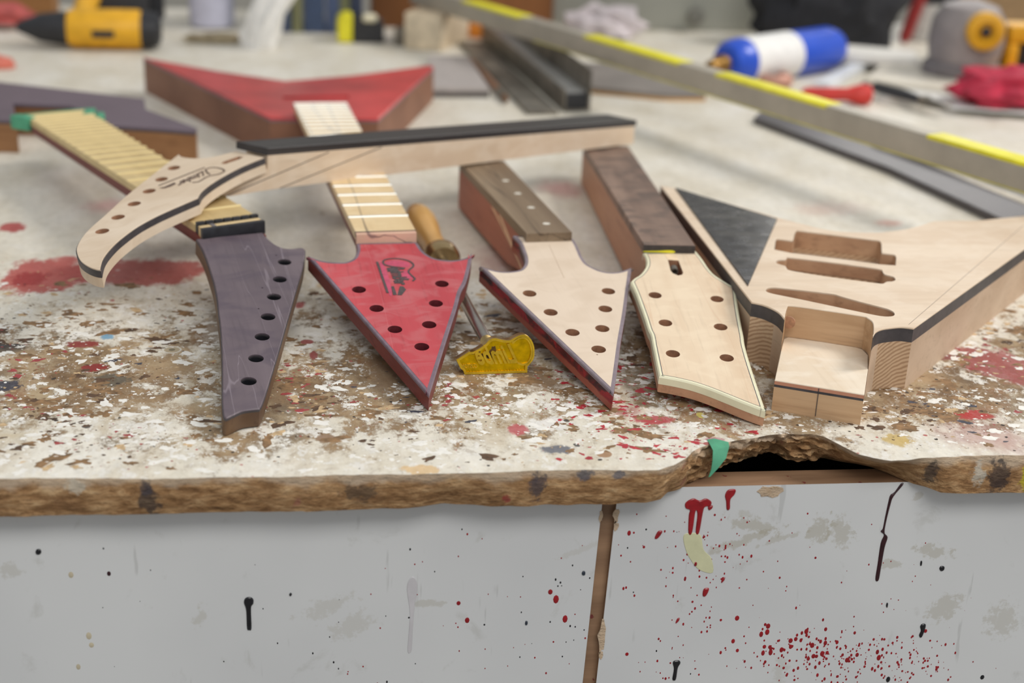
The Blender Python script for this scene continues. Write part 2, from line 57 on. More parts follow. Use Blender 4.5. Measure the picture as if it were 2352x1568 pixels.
 'dots':[[0.3092,-0.1398,0.0007,0],[0.3531,-0.1685,0.0006,0],[0.318,-0.146,0.0003,0],[0.3926,-0.1608,0.0005,0],[0.3078,-0.1714,0.001,0],[0.2803,-0.1519,0.0007,0],[0.3159,-0.1491,0.0007,0],[0.3557,-0.1554,0.0003,0],[0.3522,-0.1651,0.0005,0],[0.3275,-0.1443,0.0003,0],[0.2949,-0.1537,0.0007,0],[0.3259,-0.1435,0.0006,0],[0.2997,-0.1391,0.0004,0],[0.3023,-0.1665,0.0009,0],[0.2721,-0.1553,0.0009,0],[0.3385,-0.1558,0.0005,0],[0.3293,-0.1522,0.0004,0],[0.2993,-0.1616,0.0011,0],[0.3252,-0.1457,0.0007,0],[0.36,-0.1831,0.0008,0],[0.3669,-0.1658,0.0005,0],[0.337,-0.1701,0.0008,0],[0.3436,-0.1554,0.0009,0],[0.3251,-0.1531,0.0009,0],[0.3396,-0.146,0.0008,0],[0.2931,-0.1404,0.0009,0],[0.3691,-0.1528,0.0009,0],[0.3004,-0.1582,0.0007,0],[0.2962,-0.1601,0.0006,0],[0.3267,-0.1548,0.0006,0],[0.3375,-0.17,0.001,0],[0.2936,-0.1337,0.0004,0],[0.3261,-0.1577,0.0006,0],[0.3206,-0.1468,0.001,0],[0.3422,-0.1514,0.0005,0],[0.4019,-0.1635,0.0004,0],[0.396,-0.1618,0.0007,0],[0.3676,-0.1568,0.0005,0],[0.3151,-0.1436,0.001,0],[0.3725,-0.1533,0.0008,0],[0.3982,-0.1447,0.0009,0],[0.3258,-0.1434,0.0009,0],[0.3375,-0.16,0.0009,0],[0.3402,-0.1633,0.0004,0],[0.3671,-0.1617,0.0003,0],[0.3997,-0.165,0.001,0],[0.3596,-0.1463,0.0006,0],[0.3648,-0.1634,0.001,0],[0.3357,-0.1394,0.0006,0],[0.3722,-0.1453,0.001,0],[0.3359,-0.1357,0.0007,0],[0.3227,-0.172,0.0003,0],[0.3286,-0.1519,0.0007,0],[0.3075,-0.1564,0.0008,0],[0.3567,-0.1461,0.0009,0],[0.3403,-0.1478,0.0007,0],[0.2844,-0.1742,0.0007,0],[0.3064,-0.1638,0.0011,0],[0.2585,-0.1459,0.0005,0],[0.3588,-0.1549,0.0003,0],[0.3381,-0.1757,0.001,0],[0.3188,-0.1445,0.0005,0],[0.3492,-0.1452,0.0008,0],[0.3393,-0.1607,0.0007,0],[0.3491,-0.1464,0.001,0],[0.3484,-0.1764,0.0005,0],[0.292,-0.1421,0.0004,0],[0.3167,-0.1318,0.0004,0],[0.3391,-0.1684,0.0005,0],[0.3608,-0.1651,0.0011,0],[0.3337,-0.1745,0.0008,0],[0.3664,-0.1602,0.001,0],[0.3326,-0.1541,0.0006,0],[0.3374,-0.1544,0.0004,0],[0.3328,-0.169,0.0007,0],[0.3328,-0.1679,0.0006,0],[0.3418,-0.1649,0.0006,0],[0.3005,-0.1651,0.0005,0],[0.3007,-0.1497,0.0007,0],[0.3622,-0.1614,0.0004,0],[0.3153,-0.1537,0.0006,0],[0.3075,-0.1684,0.0006,0],[0.3584,-0.1546,0.0003,0],[0.3147,-0.1614,0.0005,0],[0.3055,-0.1365,0.001,0],[0.3256,-0.151,0.0007,0],[0.3472,-0.159,0.0009,0],[0.3704,-0.1714,0.0006,0],[0.3262,-0.1542,0.0008,0],[0.3278,-0.1609,0.0006,0],[0.3086,-0.135,0.0011,0],[0.339,-0.1631,0.0008,0],[0.3967,-0.1661,0.0005,0],[0.3259,-0.156,0.0007,0],[0.3661,-0.1548,0.0009,0],[0.302,-0.1675,0.001,0],[0.34,-0.1564,0.0005,0],[0.2889,-0.1589,0.0006,0],[0.3279,-0.1557,0.0011,0],[0.3007,-0.1432,0.0005,0],[0.3132,-0.1445,0.0006,0],[0.3437,-0.1637,0.0004,0],[0.2889,-0.1647,0.0005,0],[0.3772,-0.1565,0.0003,0],[0.3168,-0.1594,0.0009,0],[0.3321,-0.1654,0.0005,0],[0.3289,-0.1425,0.0005,0],[0.2908,-0.1464,0.0008,0],[0.2944,-0.1591,0.0009,0],[0.2963,-0.1754,0.0004,0],[0.3555,-0.1611,0.0007,0],[0.3553,-0.157,0.0005,0],[0.3339,-0.1472,0.0008,0],[0.3137,-0.1538,0.001,0],[0.3644,-0.1421,0.0009,0],[0.3998,-0.1585,0.0006,0],[0.3775,-0.1716,0.0004,0],[0.2916,-0.1504,0.0007,0],[0.2858,-0.148,0.0005,0],[0.2828,-0.1552,0.0005,0],[0.3134,-0.144,0.0008,0],[0.3238,-0.1503,0.0005,0],[0.3235,-0.1589,0.0011,0],[0.3483,-0.1486,0.0003,0],[0.3515,-0.1538,0.0006,0],[0.2529,-0.1229,0.001,0],[0.3504,-0.1712,0.001,0],[0.3448,-0.1558,0.0005,0],[0.3659,-0.15,0.0011,0],[0.3444,-0.1586,0.0006,0],[0.3206,-0.1504,0.0008,0],[0.3272,-0.1731,0.0008,0],[0.3783,-0.1662,0.0004,0],[0.3626,-0.1454,0.0004,0],[0.3894,-0.15,0.0003,0],[0.315,-0.1578,0.0006,0],[0.3906,-0.1536,0.0005,0],[0.399,-0.1688,0.0005,0],[0.3546,-0.1522,0.0004,0],[0.3629,-0.1665,0.001,0],[0.3438,-0.1505,0.0006,0],[0.3767,-0.1729,0.0003,0],[0.3233,-0.1683,0.0011,0],[0.3586,-0.142,0.001,0],[0.3206,-0.1568,0.0005,0],[0.3804,-0.1605,0.0005,0],[0.2983,-0.1533,0.0006,0],[0.2861,-0.1563,0.0011,0],[0.3156,-0.1632,0.0009,0],[0.3793,-0.163,0.0007,0],[0.4062,-0.1676,0.0011,0],[0.2973,-0.1466,0.0006,0],[0.3675,-0.156,0.0005,0],[0.3027,-0.1561,0.001,0],[0.348,-0.1505,0.0007,0],[0.3419,-0.1754,0.0007,0],[0.3189,-0.1661,0.0003,0],[0.397,-0.1604,0.001,0],[0.3518,-0.1751,0.0005,0],[0.3549,-0.1588,0.0004,0],[0.3101,-0.1703,0.0006,0],[0.3552,-0.1631,0.001,0],[0.3473,-0.146,0.0004,0],[0.3135,-0.1519,0.0006,0],[0.3274,-0.1619,0.0006,0],[0.3513,-0.1704,0.0005,0],[0.2856,-0.1597,0.0006,0],[0.4062,-0.1667,0.001,0],[0.3092,-0.1622,0.001,0],[0.3014,-0.1441,0.0006,0],[0.3427,-0.1239,0.0006,0],[0.3448,-0.1537,0.001,0],[0.351,-0.1449,0.0007,0],[0.3277,-0.1447,0.0007,0],[0.3847,-0.1415,0.0007,0],[0.2853,-0.1745,0.001,0],[0.3343,-0.1467,0.0006,0],[0.271,-0.1542,0.0003,0],[0.2713,-0.1412,0.0006,0],[0.3369,-0.158,0.0007,0],[0.3847,-0.1692,0.0004,0],[0.2982,-0.1476,0.001,0],[0.347,-0.156,0.0006,0],[0.2771,-0.1605,0.0008,0],[0.327,-0.1504,0.0004,0],[0.3513,-0.1673,0.0008,0],[0.3387,-0.1532,0.0011,0],[0.381,-0.1761,0.0003,0],[0.3472,-0.1567,0.0005,0],[0.2552,-0.1477,0.001,0],[0.2888,-0.1441,0.0005,0],[0.3811,-0.1628,0.0004,0],[0.3275,-0.148,0.0005,0],[0.3267,-0.1522,0.0004,0],[0.3438,-0.1726,0.0008,0],[0.3452,-0.1489,0.0007,0],[0.2604,-0.1584,0.0005,0],[0.3129,-0.1592,0.0007,0],[0.3378,-0.1544,0.0007,0],[0.3694,-0.1472,0.0008,0],[0.334,-0.1564,0.0003,0],[0.361,-0.1431,0.0003,0],[0.3758,-0.1538,0.0007,0],[0.313,-0.1564,0.0004,0],[0.3151,-0.1422,0.0004,0],[0.3342,-0.1464,0.0005,0],[0.3854,-0.1407,0.001,0],[0.3436,-0.1581,0.001,0],[0.3778,-0.1607,0.001,0],[0.2672,-0.1605,0.0003,0],[0.3434,-0.1566,0.0008,0],[0.4072,-0.1693,0.0005,0],[0.3302,-0.16,0.0008,0],[0.2924,-0.1756,0.0011,0],[0.2973,-0.1713,0.0005,0],[0.3133,-0.1476,0.0009,0],[0.3383,-0.134,0.0004,0],[0.4057,-0.1656,0.0007,0],[0.3794,-0.1646,0.0007,0],[0.2854,-0.1578,0.0008,0],[0.338,-0.1746,0.0007,0],[0.3394,-0.1561,0.0003,0],[0.366,-0.1423,0.001,0],[0.3961,-0.1662,0.0009,0],[0.3122,-0.1321,0.0008,0],[0.391,-0.1569,0.0003,0],[0.3182,-0.1533,0.001,0],[0.3246,-0.1464,0.0003,0],[0.3879,-0.1514,0.0007,0],[0.3748,-0.1411,0.001,0],[0.3022,-0.1453,0.0015,0],[0.2888,-0.1462,0.0013,0],[0.2636,-0.1219,0.0018,0],[0.2663,-0.1466,0.0013,0],[0.3336,-0.1432,0.0013,0],[0.3137,-0.1382,0.001,0],[0.3448,-0.1364,0.0011,0],[0.3254,-0.1401,0.001,0],[0.3434,-0.1315,0.0006,0],[0.2843,-0.1445,0.0015,0],[0.312,-0.1368,0.0011,0],[0.3456,-0.1569,0.0011,0],[0.2778,-0.1489,0.0006,0],[0.3211,-0.162,0.0011,0],[0.285,-0.1333,0.0018,0],[0.3187,-0.1533,0.0017,0],[0.3139,-0.1346,0.0006,0],[0.3564,-0.15,0.0009,0],[0.305,-0.1395,0.0015,0],[0.3445,-0.1664,0.0006,0],[0.3033,-0.1454,0.0006,0],[0.3034,-0.1449,0.0008,0],[0.2839,-0.1493,0.0015,0],[0.289,-0.149,0.0017,0],[0.3626,-0.152,0.0014,0],[0.2939,-0.1401,0.0007,0],[0.297,-0.1519,0.0009,0],[0.3208,-0.1535,0.0014,0],[0.3154,-0.1552,0.0014,0],[0.288,-0.1449,0.0014,0],[0.3256,-0.1434,0.0015,0],[0.3245,-0.1328,0.0013,0],[0.2851,-0.1288,0.0018,0],[0.2811,-0.1348,0.0016,0],[0.3168,-0.1448,0.0018,0],[0.3016,-0.1406,0.0018,0],[0.283,-0.1275,0.0011,0],[0.3245,-0.1516,0.0018,0],[0.3642,-0.1565,0.0018,0],[0.3115,-0.1339,0.0017,0],[0.3207,-0.141,0.0008,0],[0.3938,-0.137,0.0014,0],[0.3423,-0.1574,0.0017,0],[0.3488,-0.1536,0.0015,0],[0.3069,-0.1477,0.0008,0],[0.343,-0.1703,0.0006,0],[0.3325,-0.1421,0.0008,0],[0.3192,-0.1399,0.0009,0],[0.2962,-0.1474,0.0016,0],[0.3358,-0.1346,0.0007,0],[0.3171,-0.1444,0.0011,0],[0.3365,-0.1483,0.001,0],[0.2627,-0.1393,0.0015,0],[0.3097,-0.1476,0.0009,0],[0.3086,-0.1406,0.0012,0],[0.3218,-0.1255,0.0009,0],[0.3222,-0.1421,0.0012,0],[0.3278,-0.151,0.0014,0],[0.2837,-0.1397,0.0007,0],[0.2697,-0.1359,0.0007,0],[0.3911,-0.1545,0.0006,0],[0.3616,-0.1474,0.0005,0],[0.396,-0.1586,0.0008,0],[0.4486,-0.1687,0.0003,0],[0.3882,-0.1604,0.0006,0],[0.3783,-0.1745,0.0008,0],[0.3502,-0.1487,0.0004,0],[0.3822,-0.1679,0.0009,0],[0.4068,-0.1621,0.0005,0],[0.3901,-0.171,0.0006,0],[0.4068,-0.1488,0.0004,0],[0.399,-0.1605,0.0009,0],[0.3851,-0.1534,0.0008,0],[0.3772,-0.1798,0.0007,0],[0.3988,-0.1606,0.0005,0],[0.405,-0.1568,0.0009,0],[0.4032,-0.1727,0.0009,0],[0.375,-0.1438,0.0007,0],[0.3791,-0.1493,0.0008,0],[0.3672,-0.1811,0.0008,0],[0.3704,-0.1707,0.0003,0],[0.4263,-0.1801,0.0005,0],[0.3286,-0.1716,0.001,0],[0.3802,-0.1587,0.0009,0],[0.4173,-0.1742,0.0007,0],[0.3906,-0.171,0.0007,0],[0.4103,-0.1621,0.0003,0],[0.3884,-0.1739,0.0008,0],[0.4313,-0.1628,0.0006,0],[0.3861,-0.1577,0.0009,0],[0.3673,-0.165,0.001,0],[0.4067,-0.1676,0.0005,0],[0.4095,-0.1482,0.0009,0],[0.388,-0.1616,0.0008,0],[0.3862,-0.1687,0.0008,0],[0.4159,-0.1764,0.0009,0],[0.3698,-0.1727,0.0008,0],[0.3892,-0.1698,0.0008,0],[0.3983,-0.1804,0.0008,0],[0.3983,-0.1585,0.0004,0],[0.3861,-0.1552,0.0009,0],[0.4061,-0.1695,0.0003,0],[0.3694,-0.1606,0.0004,0],[0.3872,-0.1769,0.0008,0],[0.3682,-0.1703,0.001,0],[0.3867,-0.1462,0.0005,0],[0.3958,-0.1584,0.0008,0],[0.3975,-0.1659,0.0006,0],[0.3788,-0.1625,0.0008,0],[0.3403,-0.1469,0.0008,0],[0.3797,-0.1787,0.0005,0],[0.3825,-0.1751,0.0006,0],[0.4175,-0.1551,0.0008,0],[0.4002,-0.1711,0.0004,0],[0.407,-0.166,0.001,0],[0.4061,-0.1662,0.0004,0],[0.4147,-0.1683,0.0005,0],[0.3812,-0.173,0.0005,0],[0.4113,-0.1668,0.0004,0],[0.3725,-0.1636,0.0009,0],[0.3782,-0.1615,0.0007,0],[0.4003,-0.1502,0.0004,0],[0.4077,-0.1809,0.0008,0],[0.4032,-0.1454,0.0006,0],[0.3898,-0.1526,0.0005,0],[0.375,-0.1671,0.0003,0],[0.3889,-0.1731,0.0006,0],[0.3552,-0.1596,0.0007,0],[0.4066,-0.1608,0.0003,0],[0.2467,-0.1798,0.0007,0],[0.2357,-0.09,0.0008,0],[0.3109,-0.0788,0.0009,0],[0.2317,-0.1175,0.0006,0],[0.2636,-0.122,0.0008,0],[0.2253,-0.0659,0.0007,0],[0.2141,-0.1371,0.0006,0],[0.2264,-0.0917,0.0009,0],[0.2198,-0.1047,0.0004,0],[0.2419,-0.1236,0.0006,0],[0.228,-0.1504,0.0004,0],[0.1971,-0.0663,0.0004,0],[0.2102,-0.0842,0.0007,0],[0.2349,-0.1135,0.0008,0],[0.2358,-0.0602,0.0004,0],[0.2282,-0.125,0.0008,0],[0.2723,-0.1291,0.0005,0],[0.2128,-0.1355,0.0008,0],[0.3024,-0.1157,0.0008,0],[0.2309,-0.098,0.0005,0],[0.2265,-0.0908,0.0009,0],[0.2144,-0.0963,0.0006,0],[0.2205,-0.1216,0.0005,0],[0.2328,-0.1085,0.0009,0],[0.2162,-0.0567,0.0006,0],[0.2429,-0.1207,0.0006,0],[0.2572,-0.0841,0.0003,0],[0.1869,-0.097,0.0009,0],[0.2398,-0.1594,0.0003,0],[0.2319,-0.046,0.0008,0],[0.2789,-0.0655,0.0006,0],[0.218,-0.0866,0.0008,0],[0.1837,-0.0731,0.0007,0],[0.2816,-0.1309,0.0008,0],[0.2432,-0.0947,0.0005,0],[0.2397,-0.0843,0.0008,0],[0.1907,-0.057,0.0008,0],[0.2397,-0.0798,0.0008,0],[0.2275,-0.0799,0.0004,0],[0.2732,-0.1598,0.0004,0],[0.2159,-0.086,0.0003,0],[0.2452,-0.1208,0.0008,0],[0.29,-0.1459,0.0006,0],[0.1944,-0.1025,0.0008,0],[0.1458,-0.0737,0.0005,0],[0.2626,-0.0768,0.0008,0],[0.2352,-0.0855,0.0007,0],[0.2683,-0.0762,0.0009,0],[0.1916,-0.044,0.0006,0],[0.294,-0.1026,0.0005,0],[0.2141,-0.0901,0.0004,0],[0.2449,-0.0924,0.0005,0],[0.1901,-0.0777,0.0006,0],[0.2311,-0.0715,0.0004,0],[0.2388,-0.1113,0.0006,0],[0.2178,-0.0832,0.0007,0],[0.2261,-0.0603,0.0003,0],[0.2457,-0.1129,0.0005,0],[0.2295,-0.1409,0.0005,0],[0.2263,-0.0735,0.0008,0],[0.2671,-0.0933,0.0006,0],[0.1886,-0.0964,0.0008,0],[0.2269,-0.0713,0.0007,0],[0.2231,-0.1077,0.0006,0],[0.2354,-0.1038,0.0006,0],[0.2269,-0.0467,0.0009,0],[0.258,-0.1444,0.0008,0],[0.2357,-0.0616,0.0008,0],[0.2331,-0.1159,0.0007,0],[0.2527,-0.0767,0.0008,0],[0.2243,-0.0776,0.0008,0],[0.2415,-0.0459,0.0009,0],[0.2404,-0.091,0.0007,0],[0.1816,-0.0653,0.0004,0],[0.2443,-0.1279,0.0006,0],[0.3018,-0.0466,0.0007,0],[0.263,-0.0517,0.0007,0],[0.2445,-0.1311,0.0008,0],[0.1785,-0.0506,0.0006,0],[0.2198,-0.1034,0.0006,0],[0.2888,-0.0927,0.0008,0],[0.2408,-0.1315,0.0008,0],[0.2443,-0.0673,0.0005,0],[0.2732,-0.1126,0.0004,0],[0.2451,-0.116,0.0005,0],[0.2514,-0.0799,0.0007,0],[0.2133,-0.1523,0.0008,0],[0.2628,-0.0993,0.0006,0],[0.2821,-0.1003,0.0003,0],[0.2487,-0.0757,0.0007,0],[0.2616,-0.0817,0.0004,0],[0.2424,-0.0777,0.0005,0],[0.2366,-0.0633,0.0004,0],[0.2625,-0.0678,0.0006,0],[0.2602,-0.0749,0.0006,0],[0.2644,-0.051,0.0004,0],[0.2364,-0.0612,0.0006,0],[0.2475,-0.0984,0.0005,0],[0.2519,-0.0884,0.0006,0],[0.2131,-0.0682,0.0004,0],[0.2341,-0.0709,0.0006,0],[0.2482,-0.0478,0.0005,0],[0.2349,-0.07,0.0004,0],[0.2383,-0.0581,0.0004,0],[0.2465,-0.09,0.0003,0],[0.2104,-0.0566,0.0007,0],[0.2196,-0.0571,0.0003,0],[0.2382,-0.0604,0.0006,0],[0.2507,-0.0697,0.0008,0],[0.2104,-0.0459,0.0005,0],[0.246,-0.0494,0.0006,0],[0.2501,-0.0923,0.0006,0],[0.2357,-0.0806,0.0003,0],[0.2397,-0.0809,0.0007,0],[0.2466,-0.0682,0.0008,0],[0.2226,-0.0505,0.0004,0],[0.2386,-0.0674,0.0005,0],[0.2512,-0.0758,0.0008,0],[0.2429,-0.0697,0.0005,0],[0.2605,-0.0485,0.0005,0],[0.2572,-0.0597,0.0005,0],[0.2775,-0.0878,0.0006,0],[0.2588,-0.061,0.0004,0],[0.2507,-0.0682,0.0008,0],[0.25,-0.071,0.0005,0],[0.255,-0.0681,0.0003,0],[0.2534,-0.067,0.0006,0],[0.2183,-0.0676,0.0006,0],[0.0277,-0.0953,0.0005,0],[0.1184,-0.138,0.0004,0],[0.0837,-0.139,0.0005,0],[0.1213,-0.1007,0.0005,0],[0.0564,-0.0966,0.0004,0],[0.1731,-0.1161,0.0006,0],[0.0133,-0.153,0.0005,0],[0.0364,-0.0773,0.0004,0],[0.0864,-0.0549,0.0007,0],[0.1325,-0.1462,0.0006,0],[0.1006,-0.1529,0.0005,0],[0.023,-0.1479,0.0006,0],[0.1653,-0.1135,0.0003,0],[0.0956,-0.0584,0.0004,0],[0.081,-0.1184,0.0005,0],[0.1152,-0.1517,0.0004,0],[0.144,-0.1348,0.0007,0],[0.1002,-0.1383,0.0005,0],[0.1586,-0.0651,0.0004,0],[0.1257,-0.1359,0.0003,0],[0.0321,-0.1611,0.0006,0],[0.0813,-0.0703,0.0005,0],[0.0731,-0.1199,0.0003,0],[0.1568,-0.1148,0.0005,0],[0.113,-0.1002,0.0003,0],[0.234,-0.1277,0.0004,0],[0.0136,-0.1513,0.0005,0],[0.1703,-0.0786,0.0007,0],[0.1552,-0.1518,0.0004,0],[0.0592,-0.0734,0.0004,0],[0.1404,-0.1583,0.0007,0],[0.0824,-0.1213,0.0006,0],[0.0545,-0.075,0.0006,0],[0.1645,-0.1329,0.0007,0],[0.0815,-0.1046,0.0004,0],[0.0336,-0.12,0.0006,0],[0.1008,-0.098,0.0004,0],[0.1462,-0.0912,0.0007,1],[0.1471,-0.0936,0.0004,1],[0.174,-0.0813,0.0005,1],[0.1411,-0.1198,0.0006,1],[0.2182,-0.0574,0.0003,1],[0.1504,-0.1461,0.0006,1],[0.1875,-0.0677,0.0006,1],[0.1668,-0.1116,0.0005,1],[0.1223,-0.112,0.0005,1],[0.083,-0.0514,0.0005,1],[0.1784,-0.1278,0.0007,1],[0.1634,-0.1267,0.0005,1],[0.1222,-0.086,0.0005,1],[0.1532,-0.0791,0.0006,1],[0.1936,-0.1,0.0005,1],[0.1984,-0.0549,0.0007,1],[0.1647,-0.0886,0.0006,1],[0.1731,-0.0952,0.0006,1],[0.2121,-0.1446,0.0006,1],[0.1447,-0.0937,0.0006,1],[0.143,-0.0889,0.0007,1],[0.1674,-0.0998,0.0007,1],[0.1522,-0.1353,0.0004,1],[0.1594,-0.0969,0.0004,1],[0.1228,-0.1453,0.0005,1],[0.2364,-0.1633,0.0005,1],[0.1571,-0.134,0.0004,1],[0.13,-0.1355,0.0003,1],[0.1575,-0.1241,0.0006,1],[0.0515,-0.0644,0.0007,1],[0.0669,-0.0806,0.0005,1],[0.0022,-0.1252,0.0005,1],[0.1542,-0.1234,0.0007,1],[-0.1335,-0.0987,0.0004,1],[0.056,-0.1473,0.0004,1],[0.0381,-0.1601,0.0007,1],[-0.0299,-0.1284,0.0005,1],[0.037,-0.1114,0.0004,1],[0.0514,-0.1131,0.0007,1],[-0.1292,-0.141,0.0003,1],[-0.0382,-0.1032,0.0005,1],[-0.0083,-0.1367,0.0006,1],[-0.1114,-0.0952,0.0003,1],[-0.0423,-0.0721,0.0003,1],[0.0076,-0.1488,0.0005,1],[0.0078,-0.1147,0.0004,1],[0.0046,-0.1439,0.0007,1],[-0.1306,-0.0581,0.0006,1],[0.0083,-0.0985,0.0003,1],[0.0551,-0.0942,0.0006,1],[-0.1041,-0.0738,0.0004,1],[0.0991,-0.1202,0.0007,1],[-0.0631,-0.1403,0.0005,1],[0.2421,-0.1642,0.0007,0],[0.2024,-0.16,0.0005,0],[0.2052,-0.1528,0.0004,0],[0.2181,-0.1658,0.0006,0],[0.2304,-0.1506,0.0003,0],[0.2267,-0.1716,0.0007,0],[0.2473,-0.1487,0.0003,0],[0.2223,-0.1435,0.0004,0],[0.2009,-0.1529,0.0003,0],[0.279,-0.1798,0.0005,0],[0.216,-0.1617,0.0005,0],[0.2224,-0.1425,0.0005,0],[0.2297,-0.1802,0.0008,0],[0.2391,-0.1595,0.0006,0],[0.2464,-0.1283,0.0006,0],[0.2384,-0.1534,0.0005,0],[0.2199,-0.1662,0.0009,0],[0.2221,-0.1543,0.0007,0],[0.2463,-0.1266,0.0006,0],[0.2221,-0.1657,0.0006,0],[0.2092,-0.1751,0.0008,0],[0.2132,-0.1608,0.0003,0],[0.2256,-0.1341,0.0005,0],[0.3624,-0.1391,0.0003,0],[0.362,-0.0831,0.0005,0],[0.2942,-0.0994,0.0005,0],[0.3062,-0.0709,0.0004,0],[0.4153,-0.1479,0.0006,0],[0.3442,-0.1528,0.0002,0],[0.3787,-0.1453,0.0006,0],[0.4215,-0.1127,0.0002,0],[0.357,-0.0841,0.0004,0],[0.3835,-0.0703,0.0005,0],[0.3726,-0.1467,0.0004,0],[0.3899,-0.1628,0.0003,0],[0.3554,-0.1446,0.0003,0],[0.4102,-0.135,0.0002,0],[0.2932,-0.0602,0.0004,0],[0.2861,-0.0805,0.0005,0],[0.3777,-0.1207,0.0002,0],[0.3332,-0.0892,0.0003,0],[0.3864,-0.1441,0.0004,0],[0.3452,-0.0556,0.0005,0],[0.4186,-0.1222,0.0002,0],[0.3643,-0.1175,0.0004,0],[0.3604,-0.1148,0.0005,0],[0.3806,-0.1809,0.0005,0],[0.3307,-0.0977,0.0006,0],[0.3624,-0.1213,0.0005,0],[0.3508,-0.1345,0.0003,0],[0.3714,-0.1124,0.0005,0],[0.3047,-0.1138,0.0003,0],[0.3474,-0.085,0.0006,0],[0.2659,-0.0799,0.0005,0],[0.3789,-0.0986,0.0004,0],[0.3661,-0.1113,0.0004,0],[0.3693,-0.1195,0.0004,0],[0.3803,-0.0947,0.0005,0],[0.3919,-0.1017,0.0003,0],[0.3851,-0.1411,0.0003,0],[0.3781,-0.086,0.0002,0],[0.2785,-0.1221,0.0002,0],[0.1401,-0.0978,0.0018,0],[0.144,-0.1033,0.0022,0],[0.1506,-0.118,0.002,0],[0.0823,-0.1038,0.0016,0],[0.0881,-0.1165,0.0018,0],[0.1877,-0.0572,0.0014,0],[0.1979,-0.0674,0.001,0],[0.1927,-0.1462,0.0014,0],[0.2512,-0.0925,0.0012,0],[0.3732,-0.1741,0.0018,1],[0.44,-0.1755,0.0018,1],[-0.1285,-0.0753,0.0014,2],[-0.1505,-0.0754,0.0018,3],[-0.143,-0.1183,0.002,3],[-0.1507,-0.1402,0.0016,3],[-0.1419,-0.1249,0.0018,3]],
 'level':[[0.14509,2.20921,0.054],[0.69151,1.00744,0.054]],
 'level_seg':[[0.157,0.313],[0.466,0.66],[0.726,0.904],[1.04,1.158]],
}
# ------------------------------------------------------------------ mesh helpers
def lin(c):
    return tuple((v/255/12.92 if v/255 <= .04045 else ((v/255+.055)/1.055)**2.4) for v in c[:3]) + (1.0,)
def frame(f):
    o, x, y, n = f
    return Matrix(((x[0], y[0], n[0], o[0]), (x[1], y[1], n[1], o[1]), (x[2], y[2], n[2], o[2]), (0, 0, 0, 1)))
ID = Matrix.Identity(4)
def at(x, y, z=0, rz=0, rx=0, ry=0):
    return Matrix.Translation((x, y, z)) @ Matrix.Rotation(rz, 4, 'Z') @ Matrix.Rotation(ry, 4, 'Y') @ Matrix.Rotation(rx, 4, 'X')
def along(p0, p1):
    """frame at p0 whose x axis points at p1, z as upright as it can be"""
    p0, p1 = Vector(p0), Vector(p1); x = (p1-p0).normalized(); y = Vector((0, 0, 1)).cross(x).normalized(); z = x.cross(y)
    return Matrix(((x[0], y[0], z[0], p0[0]), (x[1], y[1], z[1], p0[1]), (x[2], y[2], z[2], p0[2]), (0, 0, 0, 1)))
def thing(name, label, cat, loc=(0, 0, 0), group=None):
    o = bpy.data.objects.new(name, None); COL.objects.link(o); o.location = loc; o.empty_display_size = .02
    o['label'] = label; o['category'] = cat
    if group: o['group'] = group
    return o
def world(o):
    m = o.matrix_basis.copy()
    while o.parent: o = o.parent; m = o.matrix_basis @ m
    return m
def sharpen(bm, deg=34):
    bm.normal_update(); lim = math.radians(deg)
    for f in bm.faces: f.smooth = True
    for e in bm.edges:
        if len(e.link_faces) == 2 and e.calc_face_angle(0) > lim: e.smooth = False
def obj(name, bm, mat, parent=None, M=ID, label=None, cat=None, group=None, kind=None, deg=34):
    if len(bm.faces): sharpen(bm, deg)
    me = bpy.data.meshes.new(name); bm.to_mesh(me); bm.free()
    for m in (mat if isinstance(mat, (list, tuple)) else [mat]): me.materials.append(m)
    return link(name, me, parent, M, label, cat, group, kind)
def link(name, me, parent=None, M=ID, label=None, cat=None, group=None, kind=None):
    o = bpy.data.objects.new(name, me); COL.objects.link(o)
    if parent: o.parent = parent; o.matrix_basis = world(parent).inverted() @ M
    else: o.matrix_basis = M
    for k, v in (('label', label), ('category', cat), ('group', group), ('kind', kind)):
        if v: o[k] = v
    return o
def area2(p): return sum(p[i-1][0]*p[i][1]-p[i][0]*p[i-1][1] for i in range(len(p)))/2
def ccw(p):
    p = [tuple(q[:2]) for q in p]
    return p if area2(p) > 0 else p[::-1]
def smooth(pts, n=6):
    """closed outline through pts; a third value marks a sharp corner"""
    N = len(pts); out = []
    for i in range(N):
        p1, p2 = pts[i], pts[(i+1) % N]
        p0 = pts[i-1] if len(p1) < 3 else p1; p3 = pts[(i+2) % N] if len(p2) < 3 else p2
        if len(p1) > 2 and len(p2) > 2: out.append(tuple(p1[:2])); continue
        for k in range(n):
            t = k/n; a, b, c = -t**3+2*t*t-t, 3*t**3-5*t*t+2, -3*t**3+4*t*t+t; d = t**3-t*t
            out.append(tuple((p0[j]*a+p1[j]*b+p2[j]*c+p3[j]*d)/2 for j in (0, 1)))
    return out
def spline(pts, n=8):
    q = [pts[0]] + list(pts) + [pts[-1]]; out = []
    for i in range(1, len(q)-2):
        for k in range(n):
            t = k/n; w = ((-t**3+2*t*t-t)/2, (3*t**3-5*t*t+2)/2, (-3*t**3+4*t*t+t)/2, (t**3-t*t)/2)
            out.append(tuple(sum(w[j]*q[i-1+j][c] for j in range(4)) for c in range(len(pts[0]))))
    return out + [tuple(pts[-1])]
def circ(c, r, n=28, r2=None):
    return [(c[0]+r*math.cos(2*math.pi*i/n), c[1]+(r2 or r)*math.sin(2*math.pi*i/n)) for i in range(n)]
